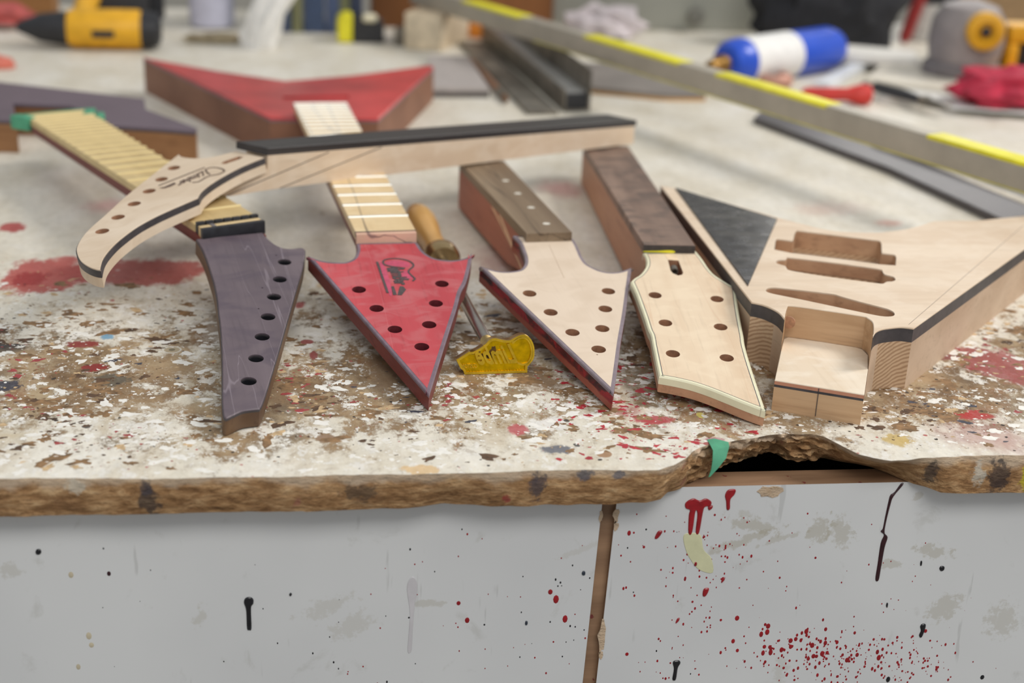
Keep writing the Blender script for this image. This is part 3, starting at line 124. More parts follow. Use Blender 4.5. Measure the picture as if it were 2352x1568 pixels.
def inset(p, d):
    p = ccw(p); n = len(p); out = []
    for i in range(n):
        a, b, c = Vector(p[i-1]), Vector(p[i]), Vector(p[(i+1) % n])
        e1, e2 = (b-a), (c-b)
        if e1.length < 1e-9 or e2.length < 1e-9: out.append(tuple(b)); continue
        e1.normalize(); e2.normalize(); n1, n2 = Vector((-e1.y, e1.x)), Vector((-e2.y, e2.x))
        m = n1+n2
        if m.length < 1e-6: m = n1
        m.normalize(); k = d/max(.32, m.dot(n1)); out.append(tuple(b+m*k))
    return out
def inside(p, poly):
    c = False
    for i in range(len(poly)):
        a, b = poly[i], poly[i-1]
        if (a[1] > p[1]) != (b[1] > p[1]) and p[0] < (b[0]-a[0])*(p[1]-a[1])/(b[1]-a[1])+a[0]: c = not c
    return c
def fill(bm, outer, holes, z, up=True, grid=0):
    vs, es = [], []
    for loop in [outer]+holes:
        k = len(vs); vs += [Vector(q) for q in loop]; es += [(k+i, k+(i+1) % len(loop)) for i in range(len(loop))]
    r = delaunay_2d_cdt(vs, es, [], 0, 1e-7)
    bv = [bm.verts.new((v[0], v[1], z)) for v in r[0]]
    for f in r[2]:
        c = [sum(r[0][i][j] for i in f)/len(f) for j in (0, 1)]
        if not inside(c, outer) or any(inside(c, h) for h in holes): continue
        try: g = bm.faces.new([bv[i] for i in f])
        except ValueError: continue
        g.normal_update()
        if (g.normal.z > 0) != up: g.normal_flip()
def wall(bm, a, za, b, zb):
    """strip between loop a (height za) and loop b of equal length"""
    va = [bm.verts.new((p[0], p[1], za)) for p in a]; vb = [bm.verts.new((p[0], p[1], zb)) for p in b]; n = len(a)
    return [bm.faces.new((va[i], va[(i+1) % n], vb[(i+1) % n], vb[i])) for i in range(n)]
def plate_bm(outer, z0, z1, holes=(), bevel=0, bm=None):
    """flat piece from z0 to z1; holes = (loop, depth or None for through)"""
    bm = bm or bmesh.new(); outer = ccw(outer); hs = [(ccw(h), d) for h, d in holes]
    top = inset(outer, bevel) if bevel else outer
    fill(bm, top, [h for h, d in hs], z1, True)
    fill(bm, outer, [h for h, d in hs if d is None], z0, False)
    if bevel: wall(bm, outer, z1-bevel, top, z1)
    wall(bm, outer, z0, outer, z1-bevel)
    for h, d in hs:
        zb = z0 if d is None else z1-d
        wall(bm, h, z1, h, zb)
        if d is not None: fill(bm, h, [], zb, True)
    bmesh.ops.remove_doubles(bm, verts=bm.verts, dist=2e-6)
    bm.verts.ensure_lookup_table()
    return bm
def plate(name, M, outer, z0, z1, mat, parent=None, holes=(), bevel=0, **kw):
    return obj(name, plate_bm(outer, z0, z1, holes, bevel), mat, parent, M, **kw)
def box_bm(x0, x1, y0, y1, z0, z1, bev=0, bm=None, seg=2):
    b = bmesh.new(); bmesh.ops.create_cube(b, size=1)
    for v in b.verts: v.co = Vector((x0+(v.co.x+.5)*(x1-x0), y0+(v.co.y+.5)*(y1-y0), z0+(v.co.z+.5)*(z1-z0)))
    if bev: bmesh.ops.bevel(b, geom=b.edges[:], offset=bev, segments=seg, affect='EDGES', profile=.6)
    if bm is None: return b
    me = bpy.data.meshes.new('t'); b.to_mesh(me); b.free(); bm.from_mesh(me); bpy.data.meshes.remove(me); return bm
def box(name, M, dims, mat, parent=None, bev=.0008, **kw):
    return obj(name, box_bm(*dims, bev), mat, parent, M, **kw)
def ring_bm(rings, closed=True, caps=True, bm=None):
    """skin a list of equally long 3-D loops"""
    bm = bm or bmesh.new(); R = [[bm.verts.new(p) for p in r] for r in rings]; n = len(R[0])
    for a, b in zip(R, R[1:]):
        for i in range(n if closed else n-1): bm.faces.new((a[i], a[(i+1) % n], b[(i+1) % n], b[i]))
    if caps and closed:
        for r, fl in ((R[0], True), (R[-1], False)):
            try: bm.faces.new(r[::-1] if fl else r)
            except ValueError: pass
    bmesh.ops.recalc_face_normals(bm, faces=bm.faces); return bm
def lathe_bm(prof, n=28, bm=None):
    """profile (x, r) turned about the x axis"""
    return ring_bm([[(x, r*math.cos(2*math.pi*i/n), r*math.sin(2*math.pi*i/n)) for i in range(n)] for x, r in prof], bm=bm)
def lathe(name, M, prof, mat, parent=None, n=28, **kw): return obj(name, lathe_bm(prof, n), mat, parent, M, **kw)
def tube_bm(pts, r, n=10, bm=None):
    pts = [Vector(p) for p in pts]; rings = []
    for i, p in enumerate(pts):
        t = (pts[min(i+1, len(pts)-1)]-pts[max(i-1, 0)]).normalized(); u = t.orthogonal().normalized() if i == 0 else (u-t*u.dot(t)).normalized(); v = t.cross(u)
        rr = r[i] if isinstance(r, (list, tuple)) else r
        rings.append([p+(u*math.cos(2*math.pi*k/n)+v*math.sin(2*math.pi*k/n))*rr for k in range(n)])
    return ring_bm(rings, bm=bm)
def ribbon(pts, w):
    """closed outline of a stroke of width w along 2-D points"""
    L, R_ = [], []
    for i, p in enumerate(pts):
        a, b = pts[max(i-1, 0)], pts[min(i+1, len(pts)-1)]; t = Vector((b[0]-a[0], b[1]-a[1])).normalized()
        ww = (w[i] if isinstance(w, (list, tuple)) else w)/2; L.append((p[0]-t.y*ww, p[1]+t.x*ww)); R_.append((p[0]+t.y*ww, p[1]-t.x*ww))
    return L+R_[::-1]
def strip_bm(pts, w, z0, z1, bm=None):
    """stroke with thickness, quads only (strokes may curl)"""
    bm = bm or bmesh.new(); o = ribbon(pts, w); n = len(pts)
    L, R_ = o[:n], o[n:][::-1]
    V = [[bm.verts.new((q[0], q[1], z)) for q in row] for row, z in ((L, z0), (L, z1), (R_, z1), (R_, z0))]
    for a, b in ((0, 1), (1, 2), (2, 3)):
        for i in range(n-1): bm.faces.new((V[a][i], V[a][i+1], V[b][i+1], V[b][i]))
    for i in (0, n-1): bm.faces.new([V[k][i] for k in range(4)])
    bmesh.ops.recalc_face_normals(bm, faces=bm.faces); return bm
def text_bm(body, p0, p1, p2, z0, z1, shear=.25, mirror=False, bm=None):
    """lettering from p0 to p1 along the baseline, as tall as p2-p0"""
    cu_ = bpy.data.curves.new('t', 'FONT'); cu_.body = body; cu_.shear = shear; cu_.resolution_u = 2; cu_.offset = .03
    to = bpy.data.objects.new('t', cu_); COL.objects.link(to); bpy.context.view_layer.update()
    me = bpy.data.meshes.new_from_object(to.evaluated_get(bpy.context.evaluated_depsgraph_get()))
    xs = [v.co.x for v in me.vertices]; ys = [v.co.y for v in me.vertices]; x0, x1, y0, y1 = min(xs), max(xs), min(ys), max(ys)
    a, b, c = Vector(p0), Vector(p1), Vector(p2)
    b2 = bmesh.new(); b2.from_mesh(me)
    bmesh.ops.remove_doubles(b2, verts=b2.verts, dist=1e-5)
    for v in b2.verts:
        s, t = (v.co.x-x0)/(x1-x0), (v.co.y-y0)/(y1-y0); q = a+(b-a)*s+(c-a)*t; v.co = Vector((q.x, q.y, z1))
    bmesh.ops.dissolve_degenerate(b2, edges=b2.edges, dist=1e-7)
    ex = bmesh.ops.extrude_face_region(b2, geom=b2.faces[:])
    for v in ex['geom']:
        if isinstance(v, bmesh.types.BMVert): v.co.z = z0
    bmesh.ops.recalc_face_normals(b2, faces=b2.faces)
    m2 = bpy.data.meshes.new('t'); b2.to_mesh(m2); b2.free(); bm = bm or bmesh.new(); bm.from_mesh(m2)
    bpy.data.objects.remove(to); bpy.data.curves.remove(cu_); bpy.data.meshes.remove(me); bpy.data.meshes.remove(m2)
    return bm
def blob_bm(rx, ry, rz, seed, amp=.25, sub=3, freq=2.2, flat=True):
    from mathutils import noise as mn
    bm = bmesh.new(); bmesh.ops.create_icosphere(bm, subdivisions=sub, radius=1)
    for v in bm.verts:
        p = v.co.copy(); k = 1+amp*mn.fractal(p*freq+Vector((seed*3.1, seed, 0)), 1, 2, 3)+amp*.8*abs(mn.noise(p*freq*1.7+Vector((0, seed, 7))))
        v.co = Vector((p.x*rx*k, p.y*ry*k, p.z*rz*k))
        if flat and v.co.z < -rz*.55: v.co.z = -rz*.55
    zmin = min(v.co.z for v in bm.verts)
    for v in bm.verts: v.co.z -= zmin
    return bm
# ------------------------------------------------------------------ material helpers
class NT:
    def __init__(s, name):
        s.m = bpy.data.materials.new(name); s.m.use_nodes = True; s.t = s.m.node_tree; s.b = s.t.nodes['Principled BSDF']
    def n(s, kind, **kw):
        nd = s.t.nodes.new('ShaderNode'+kind)
        for k, v in kw.items():
            if hasattr(nd, k) and k not in nd.inputs.keys(): setattr(nd, k, v)
        return nd
    def put(s, sock, v):
        if hasattr(v, 'is_output'): s.t.links.new(v, sock)
        elif v is not None: sock.default_value = v
    def math(s, op, a, b=None, c=None, clamp=False):
        nd = s.n('Math'); nd.operation = op; nd.use_clamp = clamp
        for i, v in enumerate((a, b, c)):
            if v is not None: s.put(nd.inputs[i], v)
        return nd.outputs[0]
    def rng(s, v, a, b, c=0., d=1., kind='SMOOTHSTEP'):
        nd = s.n('MapRange'); nd.interpolation_type = kind; nd.clamp = True
        for i, x in enumerate((v, a, b, c, d)): s.put(nd.inputs[i], x)
        return nd.outputs[0]
    def mix(s, f, a, b, kind='MIX'):
        nd = s.n('Mix'); nd.data_type = 'RGBA'; nd.blend_type = kind
        s.put(nd.inputs[0], f); s.put(nd.inputs[6], a); s.put(nd.inputs[7], b); return nd.outputs[2]
    def coord(s, which='Object'): return s.n('TexCoord').outputs[which]
    def mapv(s, v, scale=(1, 1, 1), loc=(0, 0, 0), rot=(0, 0, 0), kind='POINT'):
        nd = s.n('Mapping'); nd.vector_type = kind; s.put(nd.inputs['Vector'], v)
        nd.inputs['Location'].default_value = loc; nd.inputs['Rotation'].default_value = rot; nd.inputs['Scale'].default_value = scale; return nd.outputs[0]
    def noise(s, v, scale, detail=4, rough=.55, dist=0, out=0):
        nd = s.n('TexNoise'); s.put(nd.inputs['Vector'], v); nd.inputs['Scale'].default_value = scale; nd.inputs['Detail'].default_value = detail
        nd.inputs['Roughness'].default_value = rough; nd.inputs['Distortion'].default_value = dist; return nd.outputs[out]
    def voro(s, v, scale, out='Distance', rand=1.):
        nd = s.n('TexVoronoi'); s.put(nd.inputs['Vector'], v); nd.inputs['Scale'].default_value = scale; nd.inputs['Randomness'].default_value = rand; return nd.outputs[out]
    def ramp(s, f, stops):
        nd = s.n('ValToRGB'); s.put(nd.inputs[0], f); e = nd.color_ramp.elements
        while len(e) < len(stops): e.new(.5)
        for k, (p, c) in zip(e, stops): k.position = p; k.color = lin(c) if len(c) == 3 else c
        return nd.outputs[0]
    def bump(s, h, strength=.3, dist=.001):
        nd = s.n('Bump'); s.put(nd.inputs['Height'], h); nd.inputs['Strength'].default_value = strength; nd.inputs['Distance'].default_value = dist
        s.t.links.new(nd.outputs[0], s.b.inputs['Normal'])
    def done(s, color=None, rough=.5, metal=0., spec=.5, coat=0., coat_r=.1):
        s.put(s.b.inputs['Base Color'], color); s.put(s.b.inputs['Roughness'], rough); s.b.inputs['Metallic'].default_value = metal
        s.b.inputs['Specular IOR Level'].default_value = spec; s.b.inputs['Coat Weight'].default_value = coat; s.b.inputs['Coat Roughness'].default_value = coat_r
        return s.m
def plain(name, c, rough=.5, metal=0., spec=.5, var=.08, scale=60, bump=0, coat=0):
    s = NT(name); co = s.coord(); f = s.noise(co, scale, 5, .6)
    a = tuple(max(0, v*(1-var)) for v in c); b = tuple(min(255, v*(1+var)) for v in c)
    col = s.ramp(f, [(.3, a), (.7, b)])
    if bump: s.bump(f, bump, .0006)
    return s.done(col, rough, metal, spec, coat)
def wood(name, light, dark, axis='y', ring=22, fine=240, contrast=1., rough=.55, pore=.25, figure=None, fig_amt=.3, streak=None, spec=.35, bump=.12, wob=.6, coat=0, rot=0, swid=.02, samt=.75, fig_scale=42):
    """grain runs along the local axis; figure = colour of the chatoyant cloud"""
    s = NT(name); co = s.coord(); co = s.mapv(co, rot=(0, 0, rot)) if rot else co; st = {'x': (.06, 1, 1), 'y': (1, .06, 1), 'z': (1, 1, .06)}[axis]
    v = s.mapv(co, st)
    f1 = s.noise(v, ring, 4, .55, wob); f2 = s.noise(v, fine, 3, .6)
    col = s.ramp(f1, [(.5-.22/contrast, dark), (.5+.2/contrast, light)])
    fd = tuple(x*.82 for x in dark)
    col = s.mix(s.math('MULTIPLY', s.rng(f2, .52, .72), pore), col, lin(fd))
    if figure:
        cl = s.noise(s.mapv(co, (1.0, 1.5, 1.0)), fig_scale, 3, .5, .9)
        col = s.mix(s.math('MULTIPLY', s.rng(cl, .42, .68), fig_amt), col, lin(figure))
    if streak:
        w = s.noise(s.mapv(co, tuple(x*.8 for x in st)), ring*2.2, 2, .4, .7)
        col = s.mix(s.math('MULTIPLY', s.math('SUBTRACT', 1., s.rng(s.math('ABSOLUTE', s.math('SUBTRACT', w, .5)), .0, swid)), samt), col, lin(streak))
    s.bump(f2, bump, .0004)
    return s.done(col, rough, 0, spec, coat)
# ------------------------------------------------------------------ materials
MAPLE = wood('pale_maple', (232, 216, 194), (216, 194, 166), 'y', 26, 320, 1.1, .5, .12, (238, 226, 208), .5)
MAPLE_Q = wood('quilted_maple', (226, 208, 188), (214, 194, 172), 'y', 14, 360, .9, .48, .10, (200, 178, 154), .4, fig_scale=30)
MAPLE_X = wood('pale_maple_lengthwise', (222, 202, 178), (206, 181, 154), 'x', 30, 300, 1.0, .55, .18, (228, 211, 190), .4)
MAPLE_HX = wood('quilted_maple_lengthwise', (224, 206, 184), (205, 182, 155), 'x', 14, 360, .9, .48, .10, (196, 172, 144), .4, fig_scale=30)
E_TOP = wood('plain_maple_top', (228, 207, 179), (213, 185, 154), 'y', 30, 260, 1.0, .45, .22, (240, 222, 194), .3, (212, 178, 146), swid=.012, samt=.5)
PURPLE = wood('purple_stained_maple', (112, 99, 104), (90, 78, 84), 'y', 30, 420, .9, .42, .3, (80, 69, 80), .6, (168, 156, 164), spec=.4, rot=math.pi/2-D['pur_head']['g'], swid=.006, samt=.28, fig_scale=26)
RED = wood('red_stained_maple', (204, 82, 88), (166, 54, 62), 'y', 14, 420, .8, .42, .35, (188, 108, 110), .6, (206, 118, 120), spec=.4, swid=.008, samt=.4)
EDGE_GREY = plain('grey_purple_edge', (116, 98, 108), .45, var=.12, scale=90)
MAHOG_R = wood('red_brown_mahogany', (124, 58, 52), (88, 36, 36), 'y', 30, 300, 1, .5, .4)
MAHOG = wood('mahogany', (182, 118, 98), (152, 90, 72), 'y', 26, 260, 1, .55, .4, spec=.3)
def dside():
    s = NT('stained_mahogany'); co = s.coord(); v = s.mapv(co, (1, .15, 1)); f = s.noise(v, 60, 4, .6); b = s.noise(s.mapv(co, (.5, .5, 1)), 110, 5, .65, .6)
    sp = s.n('SeparateXYZ'); s.put(sp.inputs[0], co)
    low = s.ramp(f, [(.3, (128, 62, 50)), (.7, (160, 86, 70))]); hi = s.ramp(b, [(.36, (44, 26, 32)), (.5, (92, 30, 36)), (.62, (156, 34, 44)), (.72, (70, 40, 46))])
    k = s.rng(s.math('ADD', sp.outputs[2], s.math('MULTIPLY', s.math('SUBTRACT', b, .5), .006)), -.0088, -.0074)
    s.bump(f, .1, .0004); return s.done(s.mix(k, low, hi), .45, 0, .4)
D_SIDE = dside()
WALNUT = wood('walnut_board', (148, 128, 104), (108, 88, 68), 'y', 26, 240, 1.1, .5, .45, streak=(62, 50, 40))
ROSEWD = wood('rosewood_board', (152, 126, 110), (112, 90, 78), 'y', 22, 240, 1.2, .5, .4, (70, 60, 56), .6, fig_scale=34)
EBONY = wood('ebony_board', (62, 58, 58), (44, 41, 42), 'x', 40, 260, 1, .38, .3, spec=.5)
EBONY_E = plain('ebony_end', (58, 50, 46), .6, var=.2, scale=200)
BLACK = plain('black_veneer', (64, 60, 62), .45, var=.15, scale=120)
NUT_BLACK = plain('black_nut', (36, 36, 40), .4, var=.2, scale=160)
CREAM = plain('cream_binding', (228, 222, 190), .35, var=.03)
CREAM_Y = plain('cream_binding_side', (220, 216, 168), .35, var=.04)
SPALT = wood('spalted_maple', (232, 206, 162), (214, 184, 138), 'y', 16, 260, 1, .45, .12, (236, 214, 174), .4, (96, 84, 74))
SPALT_P = wood('spalted_maple_tinted', (226, 190, 160), (206, 160, 140), 'y', 16, 260, 1, .45, .12, (226, 176, 160), .4, (92, 70, 74))
BOARD_P = wood('aged_maple_board', (216, 192, 142), (190, 164, 114), 'y', 30, 240, 1, .5, .3, (150, 128, 92), .25)
FRET = plain('fret_wire', (240, 238, 230), .3, .7, var=.03)
FRET_G = plain('gold_fret_wire', (236, 214, 158), .35, .5, var=.03)
ASH = None
def ash():
    s = NT('ash_end_grain'); co = s.coord(); v = s.mapv(co, (1, 1, 1), rot=(.0, .55, .3))
    w = s.n('TexWave'); w.wave_type = 'BANDS'; w.bands_direction = 'Z'; s.put(w.inputs['Vector'], v); w.inputs['Scale'].default_value = 120; w.inputs['Distortion'].default_value = 4.; w.inputs['Detail'].default_value = 2; w.inputs['Detail Scale'].default_value = .8
    f = s.noise(co, 300, 4, .6)
    col = s.ramp(w.outputs[0], [(.1, (166, 134, 104)), (.5, (192, 160, 128)), (.8, (202, 172, 140))])
    col = s.mix(s.math('MULTIPLY', s.rng(f, .5, .75), .25), col, lin((150, 112, 80)))
    s.bump(f, .15, .0004); return s.done(col, .6, 0, .3)
ASH = ash()
HEELW = wood('heel_end_grain', (204, 170, 134), (178, 142, 106), 'x', 120, 300, 1, .6, .3, rot=.5)
ASH_Y = wood('ash_side', (204, 179, 154), (180, 152, 126), 'y', 24, 260, 1, .6, .3, (200, 172, 146), .3)
PINKW = wood('cherry_strip', (190, 134, 108), (160, 104, 80), 'x', 30, 240, 1, .5, .3)
POCKET = wood('routed_wood', (188, 152, 120), (160, 122, 94), 'x', 60, 240, .9, .6, .4)
BRASS = plain('brass', (206, 162, 14), .3, 1., var=.16, scale=140, bump=.25)
BRASS_L = plain('pale_brass_edge', (206, 178, 118), .28, 1., var=.12, scale=90)  # paler brass for the sides and margin of the head
BRASS_T = plain('bright_brass', (222, 180, 52), .3, 1., var=.1, scale=140)
BRASS_D = plain('charred_brass', (88, 66, 34), .5, .7, var=.4, scale=160)
STEEL = plain('steel', (196, 192, 186), .28, 1., var=.05)
STEEL_D = plain('weathered_steel', (112, 106, 96), .5, .35, var=.2, scale=30)
HANDLE = wood('varnished_handle', (216, 172, 104), (190, 138, 72), 'x', 30, 200, 1, .3, .2, coat=.4)
ALU = plain('dull_aluminium', (172, 164, 150), .5, .25, var=.06, scale=18)
YEL = plain('yellow_paint', (226, 216, 40), .5, var=.05)
YELP = plain('tool_yellow', (226, 168, 30), .45, var=.06)
BLKP = plain('black_plastic', (40, 40, 43), .5, var=.1)
GRYP = plain('grey_plastic', (118, 112, 112), .5, var=.1)
BLUE = plain('blue_enamel', (38, 82, 198), .3, var=.05)
WHITE = plain('white_paper', (232, 230, 226), .6, var=.03)
GLOSS = None
def gloss():
    s = NT('glossy_black_film'); co = s.coord(); f = s.noise(s.mapv(co, (1, 2, 1)), 40, 3, .5, .8); g = s.noise(co, 120, 4, .6)
    col = s.ramp(f, [(.45, (34, 35, 42)), (.66, (70, 68, 68))])
    s.bump(f, .06, .002); s.b.inputs['IOR'].default_value = 1.6; return s.done(col, s.rng(g, .3, .8, .16, .34), 0, .6)
GLOSS = gloss()
GREEN = plain('green_masking_tape', (76, 150, 116), .6, var=.1)
REDP = plain('red_paint_drip', (150, 26, 34), .25, var=.1, scale=200)
DREDP = plain('dark_red_paint', (52, 22, 28), .3, var=.15, scale=200)
BLKD = plain('black_paint_drip', (26, 26, 30), .3, var=.2, scale=200)
BLUD = plain('blue_black_paint', (40, 48, 60), .35, var=.1)
TAND = plain('tan_stain_drop', (196, 184, 158), .5, var=.05)
GLUE = plain('dried_glue', (208, 206, 168), .4, var=.05)
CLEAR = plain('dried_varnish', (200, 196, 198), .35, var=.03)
HOLEW = plain('shaded_drilled_wood', (158, 116, 88), .7, var=.12, scale=300)  # bored wood coloured darker, putting in the shade of deeper holes
HOLER = plain('shaded_drilled_red_wood', (104, 36, 42), .6, var=.12, scale=300)  # red counterpart, hole shade put into the colour as well
INK = plain('burnt_logo', (78, 66, 66), .6, var=.15, scale=400)
INK_M = plain('burnt_brown_logo', (94, 75, 64), .6, var=.15, scale=400)
PINKF = plain('pink_logo_fill', (186, 72, 98), .5, var=.08, scale=200)
CARD = plain('cardboard', (150, 122, 88), .8, var=.06)
BROWNB = wood('brown_panel', (142, 92, 50), (112, 70, 38), 'z', 10, 100, 1, .6, .3)
GREYC = plain('grey_green_enamel', (158, 158, 148), .55, var=.03, scale=8)
BAGF = plain('black_cloth', (34, 34, 38), .85, var=.2, scale=90, bump=.4)
CLOTH_R = plain('crimson_cloth', (176, 42, 66), .8, var=.16, scale=40, bump=.4)
CLOTH_P = plain('pink_cloth', (208, 130, 146), .8, var=.16, scale=40, bump=.4)
CLOTH_W = plain('pale_rag', (196, 186, 188), .85, var=.14, scale=30, bump=.4)
REDPL = plain('red_plastic', (206, 56, 48), .4, var=.06)
ORANGE = plain('orange_plastic', (226, 140, 46), .5, var=.06)
PLYW = wood('pale_timber', (222, 206, 180), (190, 166, 134), 'x', 24, 200, 1, .6, .2)
SLATE = plain('dark_board', (92, 86, 84), .5, var=.1, scale=20)
COPPER = plain('dusty_copper', (188, 140, 122), .5, .2, var=.1)
FLOORM = plain('concrete', (120, 116, 110), .8, var=.12, scale=6)
WALLM = plain('painted_wall', (176, 172, 162), .8, var=.03, scale=3)
DARKM = plain('dark_interior', (26, 25, 26), .8, var=.1)
TAPEB = plain('black_tape', (34, 34, 38), .45, var=.1)
LAV = plain('pale_lavender_plastic', (196, 196, 214), .45, var=.05)
def rails():
    s = NT('dirty_timber_edge'); co = s.coord(); f = s.noise(s.mapv(co, (.1, 1, 1)), 60, 5, .6); g = s.noise(co, 90, 3, .6)
    col = s.ramp(f, [(.3, (120, 90, 66)), (.7, (162, 128, 98))]); col = s.mix(s.rng(g, .66, .7), col, lin((112, 48, 42)))
    s.bump(f, .3, .0006); return s.done(col, .6)
RAIL = rails()
def chipboard():
    s = NT('worn_particle_board'); co = s.coord(); v = s.mapv(co, (.35, .6, 1))
    a = s.noise(v, 170, 6, .7, .4); b = s.noise(co, 34, 4, .6); c = s.noise(v, 480, 3, .7)
    col = s.ramp(a, [(.30, (104, 74, 48)), (.46, (158, 120, 82)), (.58, (190, 152, 110)), (.74, (222, 190, 148))])
    col = s.mix(s.math('MULTIPLY', s.rng(c, .56, .7), .4), col, lin((110, 78, 50)))
    col = s.mix(s.math('MULTIPLY', s.rng(b, .5, .68), .5), col, lin((126, 92, 64)))
    sp = s.n('SeparateXYZ'); s.put(sp.inputs[0], co)
    rim = s.rng(s.math('ADD', sp.outputs[2], s.math('MULTIPLY', s.math('SUBTRACT', b, .5), .022)), -.0075, -.0015)   # paler towards the top arris, with an uneven boundary
    col = s.mix(s.math('MULTIPLY', rim, .7), col, lin((206, 186, 162)))
    wobk = s.math('MULTIPLY', s.math('SUBTRACT', s.noise(co, 150, 7, .75), .5), 3.4)
    for x, z, rx, rz, kc in ((-.099, -.0165, .007, .012, (52, 52, 58)), (-.101, -.006, .005, .005, (80, 74, 78)), (.124, -.010, .006, .012, (70, 70, 80)), (.1525, -.003, .005, .004, (84, 88, 100)), (.172, -.003, .004, .003, (100, 102, 112)), (.372, -.012, .006, .010, (60, 58, 60)), (.414, -.013, .008, .014, (42, 44, 52)), (.432, -.014, .004, .010, (190, 178, 40)), (.401, -.012, .005, .010, (196, 190, 176)), (.106, -.019, .003, .003, (150, 52, 58)), (.02, -.012, .012, .008, (96, 80, 66)), (-.14, -.005, .006, .006, (204, 194, 176))):
        v_ = s.mapv(co, (rx, 1, rz), (x, 0, z), (0, 0, 0), 'TEXTURE'); v2 = s.n('VectorMath'); v2.operation = 'MULTIPLY'; s.put(v2.inputs[0], v_); v2.inputs[1].default_value = (1, 0, 1)
        l_ = s.n('VectorMath'); l_.operation = 'LENGTH'; s.put(l_.inputs[0], v2.outputs[0]); col = s.mix(s.rng(s.math('ADD', l_.outputs['Value'], wobk), 1., .55, 0., .75), col, lin(kc))
    pk = s.noise(s.mapv(co, (1, .3, .5), (3.1, 0, 0)), 60, 4, .6)
    col = s.mix(s.math('MULTIPLY', s.rng(pk, .64, .73), .5), col, lin((156, 96, 88)))
    s.bump(s.math('ADD', a, c), .9, .002); return s.done(col, .85, 0, .15)
CHIP = chipboard()
def bench_paint():
    s = NT('worn_bench_paint'); co = s.coord(); sp = s.n('SeparateXYZ'); s.put(sp.inputs[0], co); X, Y = sp.outputs[0], sp.outputs[1]
    big = s.noise(co, 9, 6, .62, .2); n1 = s.noise(s.mapv(co, (1, .75, 1)), 42, 12, .74, .15); n2 = s.noise(s.mapv(co, (1, .7, 1), (4, 2, 0)), 120, 10, .74, .15); n3 = s.noise(co, 520, 4, .65); n4 = s.noise(s.mapv(co, (1, .6, 1), (1, 7, 0)), 18, 6, .6, .3)
    # where the top is worn through to the dirty board: the working strip along the front
    prof = s.n('ValToRGB'); s.put(prof.inputs[0], s.rng(Y, .70, 1.70, kind='LINEAR')); e = prof.color_ramp.elements
    e[0].color = (.40, .40, .40, 1); e[1].color = (.08, .08, .08, 1)
    for p, v in ((.045, .40), (.085, .66), (.15, .84), (.22, .80), (.30, .62), (.38, .36), (.48, .20), (.65, .12)):
        k = e.new(p); k.color = (v, v, v, 1)
    wear = prof.outputs[0]
    q = s.math('ADD', s.math('MULTIPLY', big, .36), s.math('MULTIPLY', n1, .64))
    lvl = s.math('SUBTRACT', s.math('ADD', q, s.math('MULTIPLY', wear, .34)), .735)
    m = s.rng(lvl, -.02, .045)
    cream = s.ramp(n4, [(.3, (212, 203, 184)), (.5, (224, 217, 202)), (.7, (232, 227, 216))])
    dirt = s.ramp(s.math('ADD', s.math('MULTIPLY', n1, .45), s.math('MULTIPLY', s.noise(s.mapv(co, (1, .7, 1), (2, 9, 0)), 22, 8, .7), .55)), [(.34, (78, 58, 40)), (.45, (120, 94, 66)), (.55, (156, 130, 98)), (.66, (190, 168, 136))])
    dirt = s.mix(s.math('MULTIPLY', s.rng(n4, .50, .64), .6), dirt, lin((116, 106, 90)))
    rust = s.noise(s.mapv(co, (1, .6, 1), (12, 3, 0)), 30, 8, .7)
    dirt = s.mix(s.math('MULTIPLY', s.rng(rust, .56, .66), .6), dirt, lin((140, 92, 60)))
    col = s.mix(m, cream, dirt)
    tanw = s.noise(s.mapv(co, (1, .7, 1), (6, 5, 0)), 24, 9, .72)
    col = s.mix(s.math('MULTIPLY', s.rng(tanw, .47, .62), s.math('MULTIPLY', wear, .75)), col, lin((184, 164, 132)))
    grime = s.math('MULTIPLY', s.rng(n2, .52, .64), s.math('MULTIPLY', s.math('ADD', wear, .02), .66))
    col = s.mix(grime, col, lin((118, 92, 64)))
    # flakes of white paint left on the dirt
    fl = s.math('MULTIPLY', s.rng(n2, .425, .39), s.rng(wear, .1, .5))
    col = s.mix(s.math('MULTIPLY', fl, .9), col, lin((232, 228, 220)))
    fl2 = s.rng(s.noise(s.mapv(co, (1, .75, 1), (9, 1, 0)), 58, 12, .76, .2), .565, .585)
    col = s.mix(s.math('MULTIPLY', fl2, s.rng(wear, .1, .4, 0., .92)), col, lin((230, 225, 216)))
    # stains; brown patches left of the headstocks paint in their shadows
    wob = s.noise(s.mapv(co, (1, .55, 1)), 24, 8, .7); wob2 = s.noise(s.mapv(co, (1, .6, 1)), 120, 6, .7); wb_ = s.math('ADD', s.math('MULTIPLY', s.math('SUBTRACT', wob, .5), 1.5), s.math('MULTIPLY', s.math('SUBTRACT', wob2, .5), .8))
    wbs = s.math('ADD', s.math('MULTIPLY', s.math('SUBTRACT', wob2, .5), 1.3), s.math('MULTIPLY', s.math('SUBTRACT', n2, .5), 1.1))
    for x, y, rx, ry, a, c, soft in D['stain_shade']:
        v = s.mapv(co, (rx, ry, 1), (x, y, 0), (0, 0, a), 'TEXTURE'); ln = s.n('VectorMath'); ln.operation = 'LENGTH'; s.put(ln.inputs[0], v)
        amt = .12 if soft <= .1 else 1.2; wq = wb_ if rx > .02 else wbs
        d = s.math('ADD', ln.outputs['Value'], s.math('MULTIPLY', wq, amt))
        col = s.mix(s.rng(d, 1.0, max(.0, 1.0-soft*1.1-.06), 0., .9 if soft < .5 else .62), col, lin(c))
    col = s.mix(1., col, s.ramp(wob2, [(.3, (236, 236, 236)), (.62, (255, 255, 255))]), 'MULTIPLY')
